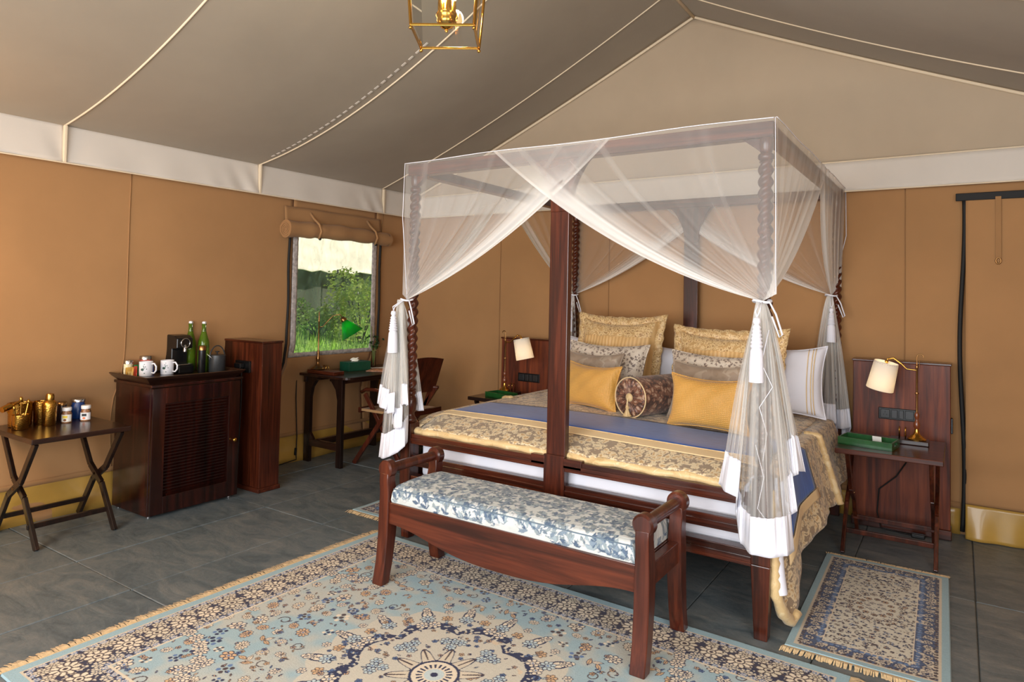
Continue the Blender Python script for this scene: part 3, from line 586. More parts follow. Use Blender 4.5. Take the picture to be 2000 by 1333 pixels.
for y in (BY0, BY1):   # flat centre posts with their fish-tail brackets
    mb = MB(); w = .052; mb.box((BXM-w, y-.02, .0 if y == BY1 else .28), (BXM+w, y+.02, 1.84)); cp = mb.build('centre_post', M['mahog_z'], bed, bevel=.004)
    pl = [(-.05, 1.78)]; 
    for k in range(13): a = k/12; pl.append((-.052-.105*(a**2.2)-.012*sin(pi*a), 1.84+.20*a))
    pl += [(-.152, 2.05), (.152, 2.05)]
    for k in range(12, -1, -1): a = k/12; pl.append((.052+.105*(a**2.2)+.012*sin(pi*a), 1.84+.20*a))
    pl.append((.05, 1.78))
    mb = MB(); mb.prism(pl, lambda a, b, d: (BXM+a, d, b), y-.024, y+.024); br = mb.build('canopy_bracket', M['mahog_z'], cp, bevel=.003)
    if y == BY0: mb = MB(); mb.hexa([(BXM-.03, y-.03, 0), (BXM+.03, y-.03, 0), (BXM+.03, y+.03, 0), (BXM-.03, y+.03, 0)], [(BXM-.04, y-.03, .3), (BXM+.04, y-.03, .3), (BXM+.04, y+.03, .3), (BXM-.04, y+.03, .3)]); mb.build('leg', M['mahog_z'], bed, bevel=.004)
for y in (BY0, BY1): mb = MB(); mb.box((BX0-.035, y-.03, 2.035), (BX1+.035, y+.03, BH)); mb.build('canopy_rail', M['mahog_x'], bed, bevel=.004)
for x in (BX0, BX1): mb = MB(); mb.box((x-.03, BY0+.03, 2.04), (x+.03, BY1-.03, BH-.005)); mb.build('canopy_rail', M['mahog_y'], bed, bevel=.004)
for sx, x in ((1, BX0), (-1, BX1)):
    for y in (BY0, BY1): mb = MB(); mb.prism([(0, 2.035), (.07, 2.035), (.0, 1.98)], lambda a, b, d: (x+sx*(.02+a), d, b), y-.018, y+.018); mb.build('corner_brace', M['mahog_x'], bed, bevel=.002)
# foot and side rails, stepped mouldings
def rail_x(z0, z1, y, name='foot_rail', d=.022):
    mb = MB(); mb.box((BX0+.036, y-d, z0), (BXM-.052, y+d, z1)); mb.box((BX0+.036, y-d-.006, z0+.25*(z1-z0)), (BXM-.052, y-d+.002, z0+.62*(z1-z0)))
    mb.box((BXM+.052, y-d, z0), (BX1-.036, y+d, z1)); mb.box((BXM+.052, y-d-.006, z0+.25*(z1-z0)), (BX1-.036, y-d+.002, z0+.62*(z1-z0))); return mb.build(name, M['mahog_x'], bed, bevel=.003)
rail_x(.528, .582, BY0, d=.03); rail_x(.405, .462, BY0); rail_x(.285, .352, BY0, d=.028)
for a, b in ((BXM-.13, BXM-.052), (BXM+.052, BXM+.15)): mb = MB(); mb.box((a, BY0-.036, .545), (b, BY0+.02, .592)); mb.build('foot_rail_block', M['mahog_x'], bed, bevel=.003)
mb = MB(); mb.box((BXM-.058, BY0-.034, .30), (BXM+.058, BY0-.018, .60)); mb.build('centre_plate', M['mahog_z'], bed, bevel=.003)
for x in (BX0, BX1): mb = MB(); mb.box((x-.02, BY0+.036, .285), (x+.02, BY1-.036, .42)); mb.build('side_rail', M['mahog_y'], bed, bevel=.003)
mb = MB(); mb.box((BX0+.036, BY1-.015, .35), (BX1-.036, BY1+.015, .98)); mb.build('headboard', M['mahog_x'], bed, bevel=.004)
mb = MB(); mb.box((BX0+.036, BY0+.06, .30), (BX1-.036, BY1-.04, .328)); mb.build('slat_base', M['mahog_y'], bed)
mt = MB(); mt.box((BX0+.045, BY0+.045, .33), (BX1-.045, BY1-.06, .575)); tag(center(mt.build('mattress', M['linen'], bevel=.03, seg=4)), 'thick white mattress seen between the foot rails of the bed', 'mattress')

# coverlet ---------------------------------------------------------
def bedtop(x, y):
    e = min(1, max(0, (y+1.985)/.30)); z = .612 + .066*sin(e*pi/2) + .008*sin(x*3.1)*e
    e2 = min(1, max(0, (x-1.80)/.10), max(0, (3.70-x)/.10)); return z - .03*(1-sin(e2*pi/2))
cov = thing('coverlet', 'gold floral brocade coverlet hanging down both sides of the bed', 'bedspread', (BXM, -1.4, .66))
YH = -.42
def cov_prof(y, side):   # list of points from the bed edge outward/down
    # drop length depends on y: the foot corner hangs to a point near the floor
    k = (y-(-1.985))/(YH+1.985); 
    zb = float(np.interp(y, [-1.985, -1.93, -1.86, -1.74, -1.62, -1.48, -1.35, -1.2, -.98, -.7, YH], [.20, .10, .04, .13, .22, .26, .30, .33, .31, .33, .36]))
    fl_ = float(np.interp(y, [-1.985, -1.85, -1.6, -1.2, YH], [.085, .11, .115, .16, .15]))
    pts = []
    for i in range(26):
        t = i/25; z = lerp(bedtop(3.66, y)-.0, zb, max(0, (t-.10)/.90)) if t > .10 else bedtop(3.66, y) + .012*sin(pi*t/.1)*0
        o = (-.002+.062*min(1, t/.10)) + (fl_-.05)*t + .016*sin(y*14+1.3)*t + .004*sin(y*41)*t*t
        xx = 3.66 + o
        pts.append((xx if side > 0 else BX0*2+1.92-xx, y, z))
    return pts
ysn = np.concatenate([np.linspace(-1.985, YH, 90)])
top = MB(); P = []
for y in ysn:
    row = [(x, y-.0 - .006*sin(x*31)*(y < -1.97), bedtop(x, y)+.004*sin(x*23+y*19)) for x in np.linspace(1.82, 3.66, 100)]; P.append(row)
top.grid(P)
fr = MB()
for k in (1, -1): top.grid([cov_prof(y, k) for y in ysn])
top.build('brocade_cloth', M['brocade'], cov, smooth=180, solid=.008)
# golden quilted edge: foot roll, hanging corner and head-side band
mb = MB(); R = []
for x in np.linspace(1.81, 3.675, 90):
    a = .030+.004*sin(x*47); R.append([(x, -1.968+a*1.0*cos(t)+.004*sin(x*23), .594+a*.72*sin(t)+.003*sin(x*19)) for t in np.linspace(0, 2*pi, 14, endpoint=False)])
mb.rings(R); mb.build('gold_border', M['goldsatin'], cov, smooth=180)
def cov_low(y, side, f, out=.006):
    p = cov_prof(y, side); i = min(24.999, f*25); a = p[int(i)]; b = p[int(i)+1]; q = [lerp(a[k], b[k], i-int(i)) for k in range(3)]; q[0] += out*side; return Vector(q)
for side in (1, -1):
    mb = MB(); path = [cov_low(-1.978, side, f) for f in np.linspace(.04, 1, 30)] + [cov_low(y, side, 1.0) for y in np.linspace(-1.96, -1.82, 8)]
    mb.tube(path, lambda t: .015+.011*t*(1-max(0, t-.85)*4)+.0028*sin(t*90)+.0015*sin(t*37), 14); mb.build('gold_border', M['goldsatin'], cov, smooth=180)
    mb = MB(); A = [cov_low(-.98+.03*f, side, f, .016) for f in np.linspace(0, 1, 34)]; mb.tube(A, lambda t: .017+.002*sin(t*70), 12); mb.build('gold_border', M['goldsatin'], cov, smooth=180)
# white sheet corner under the coverlet at the foot
mb = MB(); mb.tube([(3.725, -1.93, .5), (3.735, -1.95, .38), (3.75, -1.96, .27), (3.765, -1.965, .185)], lambda t: .034-.006*t, 14); tag(center(mb.build('sheet_corner', M['white'], smooth=60)), 'white sheet corner hanging beside the right foot leg of the bed', 'sheet')

# runner -----------------------------------------------------------
run = thing('bed_runner', 'blue silk bed runner with beige border across the foot of the bed', 'bed runner', (BXM, -1.55, .69))
def run_edge(x):  # y range of the blue, slightly skewed
    t = (x-1.82)/1.84; return (-1.74-.045*t, -1.345+.0*t)
def run_grid(f0, f1, mat, name, up, drop=True):
    mb = MB(); P = []
    for x in np.linspace(1.80, 3.66, 90):
        a, b = run_edge(x); w = b-a; P.append([(x, lerp(a, b, f), bedtop(x, lerp(a, b, f))+up) for f in np.linspace(f0, f1, 14)])
    mb.grid(P)
    for side in (1, -1):
        P = []; a, b = run_edge(3.66 if side > 0 else 1.82)
        for d in np.linspace(0, 1, 20): 
            P.append([tuple(cov_low(lerp(a, b, f)+.10*d*0, side, min(.999, d*.56), .011)) for f in np.linspace(f0, f1, 14)])
        mb.grid(P)
    return mb.build(name, mat, run, smooth=180, solid=.004)
run_grid(0, 1, M['blue'], 'blue_field', .010); run_grid(-.17, 0, M['beige'], 'beige_border', .012)
mb = MB(); P = []; a, b = run_edge(3.66)
for d in np.linspace(.555, .66, 7): P.append([tuple(cov_low(lerp(a, b, f), 1, d, .020)) for f in np.linspace(-.17, 1, 14)])
mb.grid(P); mb.build('beige_border', M['beige'], run, smooth=180, solid=.004)
mb = MB(); mb.tube([tuple(Vector((x, run_edge(x)[0]-.066+.055, bedtop(x, run_edge(x)[0])+.016))) for x in np.linspace(1.8, 3.66, 50)], .0025, 5); mb.build('piping', M['goldsatin'], run, smooth=180)

# pillows ----------------------------------------------------------
def pillow(name, label, base, w, h, th, lean, rz, mat, group=None, ruffle=None, pk=.12, stripe=None, band=None):
    # base: centre of the bottom edge; lean: backwards tilt; rz: turn
    n = 34; Mx = Matrix.Rotation(rz, 3, 'Z') @ Matrix.Rotation(-lean, 3, 'X')
    t = thing(name, label, 'pillow', base, group); t.rotation_euler = Mx.to_euler()
    def pt(u, v, s):
        au, av = abs(u), abs(v); x = w/2*u*(1-pk*(1-v*v)*au**2); z = h/2*v*(1-pk*(1-u*u)*av**2) + h/2
        d = th/2*((1-au**2.6)*(1-av**2.6))**.42; d *= 1+.05*sin(5*u+3*v)+.03*sin(11*u-7*v); z -= .03*h*(1-u*u)*max(0, v)*1.2
        return (x, s*d, z)
    mb = MB(); u = np.linspace(-1, 1, n)
    mb.grid([[pt(a, b, -1) for a in u] for b in u]); mb.grid([[pt(a, b, 1) for a in u[::-1]] for b in u]); mb.build('pillow_case', mat, t, local=True, smooth=180)
    rim = [pt(a, -1, 0) for a in u] + [pt(1, b, 0) for b in u[1:]] + [pt(a, 1, 0) for a in u[::-1][1:]] + [pt(-1, b, 0) for b in u[::-1][1:-1]]
    if ruffle:
        mb = MB(); N = len(rim); A = []; B = []; rw, rm = ruffle
        for i in range(N+1):
            p = Vector(rim[i % N]); c = Vector((0, 0, h/2)); d = Vector((p.x/w*1.0, 0, (p.z-h/2)/h)); d.normalize(); A.append(p-d*.012+Vector((0, -.004, 0))); B.append(p+d*rw*(1+.05*sin(i*1.7)) + Vector((0, .007*sin(i*1.35), 0)))
        B = [Vector((b.x, b.y, max(b.z, .004))) for b in B]
        C_ = [lerp(a, b, .5)+Vector((0, .004*sin(i*1.35+1), 0)) for i, (a, b) in enumerate(zip(A, B))]
        mb.grid([A, C_, B]); mb.build('flange', rm, t, local=True, smooth=180, solid=.006)
    else:
        mb = MB(); mb.tube(rim, .0045, 6, closed=True); mb.build('piping', mat, t, local=True, smooth=180)
    if band:
        mb = MB(); mb.grid([[tuple(Vector(pt(a, b+.035*abs(sin(a*9)), -1))+Vector((0, -.004, 0))) for a in np.linspace(-.93, .93, 60)] for b in np.linspace(.48, .93, 10)]); mb.build('brocade_band', band, t, local=True, smooth=180)
    if stripe:
        for off in stripe[0]:
            mb = MB(); q = [Vector(pt(off, v, -1))+Vector((0, -.003, 0)) for v in np.linspace(-.95, .95, 24)]; mb.tube(q, .003, 5); mb.build('stitched_stripe', stripe[1], t, local=True, smooth=180)
    return t
Z0 = .685
pillow('bed_pillow', 'white pillow at the left edge of the bed behind the floral cushion', (2.10, -.42, Z0), .60, .42, .18, .38, 0, M['linen'])
pillow('bed_pillow', 'white pillow in the middle between the two large gold cushions', (2.72, -.42, Z0), .40, .38, .16, .30, 0, M['linen'])
pillow('bed_pillow', 'white pillow with fine beige stitched stripes at the right bed edge', (3.475, -.62, Z0), .50, .43, .17, .22, radians(4), M['linen'], stripe=((.62, .72, .78), M['beige']))
pillow('euro_cushion', 'large gold brocade cushion with ruffled flange on the left', (2.33, -.50, Z0), .62, .545, .22, .22, radians(-3), M['goldstripe'], ruffle=(.062, M['goldpil']), band=M['goldpil'])
pillow('euro_cushion', 'large gold brocade cushion with ruffled flange on the right', (3.17, -.74, Z0), .64, .49, .22, .22, radians(-2), M['goldstripe'], ruffle=(.062, M['goldpil']), band=M['goldpil'])
pillow('floral_cushion', 'cream floral cushion leaning on the left gold cushion', (2.36, -.76, Z0), .62, .39, .19, .28, radians(-5), M['floral'], pk=.09)
pillow('floral_cushion', 'cream floral cushion leaning on the right gold cushion', (3.20, -.98, Z0), .62, .385, .19, .28, radians(-3), M['floral'], pk=.09)
pillow('damask_cushion', 'small greige damask cushion behind the left gold waffle cushion', (2.345, -.93, Z0), .46, .335, .15, .25, radians(-8), M['greige'])
pillow('damask_cushion', 'small greige damask cushion behind the right gold waffle cushion', (3.19, -1.13, Z0), .46, .335, .15, .25, radians(-4), M['greige'])
pillow('waffle_cushion', 'golden yellow waffle cushion partly behind the centre post', (2.47, -1.14, Z0), .45, .275, .15, .18, radians(-18), M['waffle'])
pillow('waffle_cushion', 'golden yellow waffle cushion right of the bolster', (3.27, -1.36, Z0), .45, .282, .15, .18, radians(-6), M['waffle'])
# bolster
bo = thing('bolster', 'brown paisley bolster with pleated round end, button and tassel', 'cushion', (2.83, -1.20, Z0)); ax = Vector((.30, .95, 0)).normalized(); c0 = Vector((2.80, -1.27, Z0+.113)); r0 = .113
mb = MB(); mb.lathe([(r0*.985, .0), (r0, .02), (r0*1.01, .2), (r0, .40), (r0*.98, .42), (.02, .425)], c0, 40, ax); mb.build('bolster_body', M['paisley'], bo, smooth=60)
mb = MB(); mb.lathe([(r0*.985, .002), (r0*.9, -.006), (r0*.6, -.010), (r0*.3, -.006), (.012, .0)], c0, 120, ax, mod=None)
vv = [Vector(p) for p in mb.v]; mb.v = []
for p in vv:
    d = p-c0; rad = (d-ax*d.dot(ax)); L = rad.length; a = math.atan2(rad.z, rad.dot(Vector((ax.y, -ax.x, 0)))); mb.v.append(tuple(p-ax*(.006*sin(a*24)*min(1, L/.03)*(1-(L/r0)**4)*(L > .015))))
mb.build('pleated_end', M['paisley'], bo, smooth=180)
q = ax.to_track_quat('Z', 'Y').to_matrix()
mb = MB(); mb.tube([c0 + q @ Vector((r0*cos(a), r0*sin(a), 0)) for a in np.linspace(0, 2*pi, 48, endpoint=False)], .004, 6, closed=True); mb.build('piping', M['beige'], bo, smooth=180)
mb = MB(); mb.lathe([(.024, 0), (.026, -.006), (.018, -.014), (.001, -.017)], c0-ax*.004, 20, ax); mb.build('button', M['goldsatin'], bo, smooth=180)
mb = MB(); tp = c0-ax*.02; mb.tube([tp, tp+Vector((.0, -.008, -.03)), tp+Vector((0, -.008, -.05))], .005, 8); mb.lathe([(.007, .0), (.010, -.012), (.007, -.02), (.018, -.05), (.024, -.058)], tp+Vector((0, -.008, -.045)), 18, mod=lambda t, z: 1+.12*cos(9*t)); mb.build('tassel', M['goldsatin'], bo, smooth=50)

# ------------------------------------------------------------------ mosquito net
net = thing('mosquito_net', 'sheer white mosquito net draped over the canopy and tied at each post', 'mosquito net', (BXM, -1.02, 2.1))
OFF = .045
CR = {'FL': (BX0, BY0), 'FR': (BX1, BY0), 'BL': (BX0, BY1), 'BR': (BX1, BY1)}
TIE = {'FL': (1.765, -2.025, 1.33), 'FR': (3.70, -2.035, 1.362), 'BL': (1.775, -.075, 1.385), 'BR': (3.672, -.085, 1.41)}
def swag(A, B, T, inward, sag=.10, ns=90, ntt=44, name='net_swag', bunch=.5, out=(0, 0, 0), dmin=.24, spread=None):
    A, B, T = Vector(A), Vector(B), Vector(T); P = []; D = []; Fd = []; r = random.Random(int(A.x*100+B.y*77)); ph = [r.uniform(0, 6) for _ in range(6)]
    for i in range(ns+1):
        s = i/ns; row = []; top = A.lerp(B, s); Ts = T + Vector(spread)*(1-s)**2 if spread else T
        g = sm(np.array(s), .58, 1.0).item()                        # lines near the free edge drift into the gathered band
        fold = .5+.5*(sin(s*38+ph[0])*.5+sin(s*83+ph[1])*.3+sin(s*17+ph[2])*.2)
        for j in range(ntt+1):
            t = j/ntt; p = top.lerp(Ts, t); u = t*t*(3-2*t)
            # convergence: move each line toward the free edge chord as it nears the tie
            edge = B.lerp(T+Vector((0, 0, 0)), t); p = p.lerp(edge, (.0+.35*s)*sin(pi*min(1, t*1.0))*.55)
            p.z -= sag*4*t*(1-t)*(.25+.75*s**2)
            p += Vector(out)*(.010*sin(s*38+ph[0])+.006*sin(s*83+ph[1]))*(.3+.7*sin(pi*t)) * (.4+.6*s)
            p += Vector((inward[0], inward[1], 0))*.02*sin(pi*t)*s
            conv = 1/max(.10, (1-t)); den = dmin*(1+.10*(conv-1)) + 1.0*g**2.2*sm(np.array(t), .06, .34).item() + .10*max(0, fold-.7)/.3
            if s > .985: den += .25
            row.append(tuple(p)); D.append(min(.97, den)); Fd.append(fold*(.25+g)*(.2+t))
        P.append(row)
    mb = MB(); mb.grid(P); mb.attr['dens'] = np.array(D); mb.attr['fold'] = np.array(Fd); return mb.build(name, M['net'], net, smooth=180)
ZT = 2.108
swag((BX0-.04, BY0-OFF, ZT), (3.02, BY0-OFF, ZT), TIE['FL'], (0, 1), sag=.075, out=(0, 1, 0), spread=(-.03, -.005, .03))
swag((BX1+.04, BY0-OFF, ZT), (2.36, BY0-OFF-.012, ZT), TIE['FR'], (0, 1), sag=.105, out=(0, 1, 0), spread=(.055, -.005, .03))
swag((BX0-.04, BY1+.03, ZT), (2.98, BY1+.03, ZT), TIE['BL'], (0, -1), sag=.09, out=(0, 1, 0), dmin=.12)
swag((BX1+.03, BY1+.03, ZT), (2.45, BY1+.025, ZT), TIE['BR'], (0, -1), sag=.09, out=(0, 1, 0), dmin=.12)
swag((BX1+OFF, BY0-.04, ZT), (BX1+OFF, -.78, ZT), TIE['FR'], (-1, 0), sag=.12, out=(1, 0, 0), dmin=.46, spread=(.055, -.005, .03))
swag((BX1+OFF, BY1+.04, ZT), (BX1+OFF+.01, -1.02, ZT), TIE['BR'], (-1, 0), sag=.06, out=(1, 0, 0), dmin=.46, spread=(.055, .03, .03))
swag((BX0-OFF, BY0-.04, ZT), (BX0-OFF, -1.0, ZT), TIE['FL'], (1, 0), sag=.08, out=(1, 0, 0), dmin=.15)
swag((BX0-OFF, BY1+.04, ZT), (BX0-OFF, -1.12, ZT), TIE['BL'], (1, 0), sag=.08, out=(1, 0, 0), dmin=.12)
mb = MB(); nn = 40; mb.grid([[(x, y, ZT+.001+.002*sin(x*20)*sin(y*17)-.035*sin(pi*(x-BX0)/1.92)*sin(pi*(y-BY0)/1.93)*((abs(x-BXM) > .0))) for x in np.linspace(BX0-.04, BX1+.045, nn)] for y in np.linspace(BY0-.045, BY1+.045, nn)])
mb.attr['dens'] = np.full(nn*nn, .10); mb.attr['fold'] = np.zeros(nn*nn); mb.build('net_top', M['net'], net, smooth=180)
def tape(pts, r=.002): mb = MB(); mb.tube(pts, r, 6); mb.build('edge_tape', M['white'], net, smooth=180)
tape([(x, BY0-OFF-.004, ZT+.004*sin(x*6)) for x in np.linspace(BX0-.045, BX1+.04, 60)]); tape([(BX1+OFF+.004, y, ZT+.003*sin(y*9)) for y in np.linspace(BY0-.04, BY1+.045, 50)])
tape([(BX0-.045, BY0-.047, ZT), (BX0-.05, BY0-.05, 1.8), TIE['FL']]); tape([(BX1+.045, BY0-.047, ZT), (BX1+.05, BY0-.05, 1.8), (BX1+.052, BY0-.048, TIE['FR'][2]+.03)])
tape([(BX1+.045, BY1+.045, ZT), (BX1+.05, BY1+.04, 1.8), TIE['BR']], .0025)
# tails below the ties: pleated fans from the tie down to a stepped cotton hem
def tail(key, path, hemh=.15, dens=.34, seed=1, push=0):
    T = Vector(TIE[key]); Q = [Vector(p) for p in path]
    N = 22; pts = []
    for a, b in zip(Q[:-1], Q[1:]):
        for k in range(N): u = k/N; w = u*u*(3-2*u); p = a.lerp(b, u); p.y = lerp(a.y, b.y, w); pts.append(p)
    pts.append(Q[-1]); n = len(pts); P = []; H = []; D = []; Fd = []; K = 40
    for i, p in enumerate(pts):
        s = i/(n-1); zt_ = p.z+hemh; row = []; fo = .5+.5*sin(i*.8+seed)*sin(i*.23+1)
        top = T+Vector((.016*cos(s*14+seed)-.004-(.028 if key == 'FL' else 0), .012*sin(s*17)-.016, 0))
        def at(z):
            t = (T.z-z)/(T.z-p.z); sp = t**.72; q = top.lerp(p, sp); q.z = z; q.y += .010*sin(i*.8+seed)*sin(pi*min(1, t))+push*sin(pi*t*.5); q.x += .006*sin(i*.55+seed*2)*sin(pi*min(1, t*1.0)); return q
        for j in range(K+1):
            t = j/K; z = lerp(T.z, zt_, t); row.append(tuple(at(z))); D.append(min(.95, dens*(.75+1.6*max(0, .42-t)**1.2*2+.35*fo))); Fd.append(fo*.7)
        P.append(row); H.append([tuple(at(lerp(zt_, p.z, j/8))+Vector((0, -.003-.002*j/8, 0))) for j in range(9)])
    mb = MB(); mb.grid(P); mb.attr['dens'] = np.array(D); mb.attr['fold'] = np.array(Fd); o = mb.build('net_tail', M['nett'], net, smooth=180)
    mb = MB(); mb.grid(H); mb.build('cotton_hem', M['white'], o, smooth=180, solid=.003)
tail('FR', [(3.546, -2.075, 0.613), (3.602, -2.155, 0.606), (3.644, -2.155, 0.594), (3.604, -2.035, 0.5), (3.636, -2.075, 0.391), (3.707, -2.175, 0.393), (3.777, -2.195, 0.403), (3.83, -2.165, 0.414), (3.842, -2.095, 0.414), (3.776, -1.975, 0.494), (3.83, -2.075, 0.546), (3.846, -2.065, 0.558), (3.78, -1.955, 0.647), (3.827, -2.045, 0.684), (3.845, -2.035, 0.693), (3.793, -1.935, 0.763), (3.84, -2.015, 0.7), (3.857, -1.965, 0.688)], dens=.34, seed=1, hemh=.14)
tail('FR', [(3.626, -2.015, 0.479), (3.652, -1.975, 0.526), (3.709, -1.945, 0.55), (3.7, -2.005, 0.491), (3.752, -1.935, 0.524)], hemh=.12, seed=4, dens=.2)
tail('FL', [(1.581, -2.025, 0.42), (1.667, -2.075, 0.433), (1.742, -2.105, 0.462), (1.784, -2.085, 0.487), (1.826, -2.075, 0.525), (1.817, -2.045, 0.546), (1.724, -1.975, 0.58)], seed=2, hemh=.14, dens=.30)
tail('FL', [(1.598, -2.065, 0.735), (1.69, -2.125, 0.726), (1.719, -2.115, 0.72), (1.636, -2.045, 0.684), (1.735, -2.115, 0.699), (1.778, -2.115, 0.71), (1.694, -2.045, 0.628), (1.783, -2.105, 0.619), (1.828, -2.105, 0.63), (1.731, -2.025, 0.71), (1.839, -2.105, 0.76), (1.872, -2.105, 0.76), (1.716, -1.945, 0.707), (1.785, -1.925, 0.694), (1.819, -1.915, 0.699)], seed=5, hemh=.11, dens=.36)
tail('BR', [(3.538, -0.055, 0.662), (3.589, -0.135, 0.651), (3.626, -0.135, 0.649), (3.598, -0.075, 0.598), (3.662, -0.155, 0.597), (3.718, -0.155, 0.598), (3.684, -0.075, 0.555), (3.752, -0.145, 0.568), (3.798, -0.115, 0.576), (3.759, -0.055, 0.464), (3.696, -0.115, 0.446)], dens=.58, seed=3, hemh=.12)
tail('BL', [(1.729, -0.095, 0.872), (1.779, -0.125, 0.853), (1.779, -0.075, 0.87), (1.837, -0.105, 0.864)], dens=.5, seed=6, hemh=.1)
for zz_ in ([(3.742, -2.10, 1.25), (3.722, -2.13, 1.12), (3.762, -2.12, 1.03), (3.718, -2.14, .95), (3.745, -2.13, .85), (3.728, -2.12, .74)], [(3.70, -2.12, .80), (3.735, -2.13, .68), (3.715, -2.14, .56), (3.75, -2.16, .53)], [(1.70, -2.08, 1.0), (1.68, -2.09, .86), (1.71, -2.09, .75)]):
    tape(zz_, .0016)
TG = None
def tassel(label, key, top, length, w=.055):
    T = Vector(TIE[key]); t = thing('tieback_tassel', label, 'tassel', T); x, y, z = top
    mb = MB(); mb.tube([T+Vector((.034*cos(a), .034*sin(a), .004*sin(2*a))) for a in np.linspace(0, 2*pi, 28, endpoint=False)], .0055, 7, closed=True); mb.tube([T+Vector((.032, -.02, 0)), T+Vector((.06, -.03, -.05)), T+Vector((.085, -.03, -.13)), T+Vector((.075, -.03, -.14)), T+Vector((.045, -.03, -.06))], .004, 6)
    mb.tube([T+Vector((0, -.03, 0)), (x-.006, y, z+.02), (x, y, z)], .003, 6); mb.tube([T+Vector((.008, -.03, 0)), (x+.010, y, z+.02), (x, y, z)], .003, 6); mb.build('cord', M['white'], t, smooth=180)
    L = length; mb = MB(); pr = [(.004, 0), (.013, -.006), (.015, -.02), (.009, -.03)]
    for k in range(6): zz = -.034-k*.015*L/.26; pr += [(.013+.0014*k, zz), (.017+.0016*k, zz-.007*L/.26), (.013+.0014*k, zz-.0145*L/.26)]
    mb.lathe(pr, (x, y, z), 20); mb.build('tassel_neck', M['white'], t, smooth=40)
    zz = pr[-1][1]; mb = MB(); mb.lathe([(.018, zz), (w*.42, zz-.012), (w*.47, zz-.06*L/.26), (w*.5, -L), (w*.3, -L+.004)], (x, y, z), 48, mod=lambda a, zq: 1+.035*cos(16*a)); mb.build('tassel_skirt', M['white'], t, smooth=60)
tassel('white tassel on the front right bed post, largest of the tassels', 'FR', (3.703, -2.13, 1.30), .255)
tassel('white tassel on the front left bed post', 'FL', (1.735, -2.10, 1.27), .235)
tassel('white tassel on the back right bed post near the right nightstand', 'BR', (3.685, -.16, 1.33), .22)
tassel('white tassel on the back left bed post, beside the centre post', 'BL', (1.79, -.15, 1.29), .20, w=.04)

# ------------------------------------------------------------------ bench
bn_ = thing('bench', 'red brown wooden bench with rolled arm rails at the foot of the bed', 'bench', (2.765, -2.33, .009)); XB0, XB1, YB0, YB1 = 2.085, 3.435, -2.535, -2.135
def bench_leg(x, y, front, side):
    sgn = -1 if front else 1; mb = MB()
    # sabre curve in y; sections at heights
    secs = [(0, .036*1.0, 0.035), (.1, .014, .037), (.22, 0, .042), (.33, -.006, .046), (.42, -.002, .040), (.47, .006, .036), (.51, .004, .036)]
    Rr = []
    for z, oy, hw in secs:
        yy = y + sgn*oy; ww = .030 if z < .35 else .027; Rr.append([(x-ww, yy-hw*.75, z+.009), (x+ww, yy-hw*.75, z+.009), (x+ww, yy+hw*.75, z+.009), (x-ww, yy+hw*.75, z+.009)])
    mb.rings(Rr); o = mb.build('leg', M['bench_z'], bn_, bevel=.004, smooth=30); return o
for x in (XB0+.03, XB1-.03):
    for y, fr_ in ((YB0+.03, True), (YB1-.03, False)):
        lg = bench_leg(x, y, fr_, 1)
    mb = MB(); 
    mb = MB(); zc = .535; mb.cyl((x, YB0+.05, zc), (x, YB1-.05, zc), .024, n=24); mb.build('arm_rail', M['bench_z'], bn_, smooth=40)
    for yy in (YB0, YB1-.05):
        mb = MB(); R_ = [(.034, 0), (.042, .008), (.042, .044), (.034, .052)]; mb.lathe(R_, (x, yy, zc), 28, (0, 1, 0)); mb.build('arm_scroll', M['bench_z'], bn_, smooth=40, bevel=.0)
    mb = MB(); mb.box((x-.018, YB0+.06, .30), (x+.018, YB1-.06, .385)); mb.build('side_rail', M['bench_x'], bn_, bevel=.003)
for y in (YB0+.012, YB1-.040):
    pl = [(XB0+.055, .385), (XB0+.055, .285)]
    for k in range(41):
        a = k/40; x = lerp(XB0+.06, XB1-.06, a); d = .5-.5*cos(2*pi*a); pl.append((x, .285 + .0 - .075*(d**1.6) + .012*cos(4*pi*a)-.012))
    pl += [(XB1-.055, .285), (XB1-.055, .385)]; mb = MB(); mb.prism(pl, lambda a, b, d: (a, d, b), y, y+.028); mb.build('apron', M['bench_x'], bn_, bevel=.003)
mb = MB(); mb.box((XB0+.055, YB0+.03, .365), (XB1-.055, YB1-.03, .382)); mb.build('seat_board', M['bench_x'], bn_)
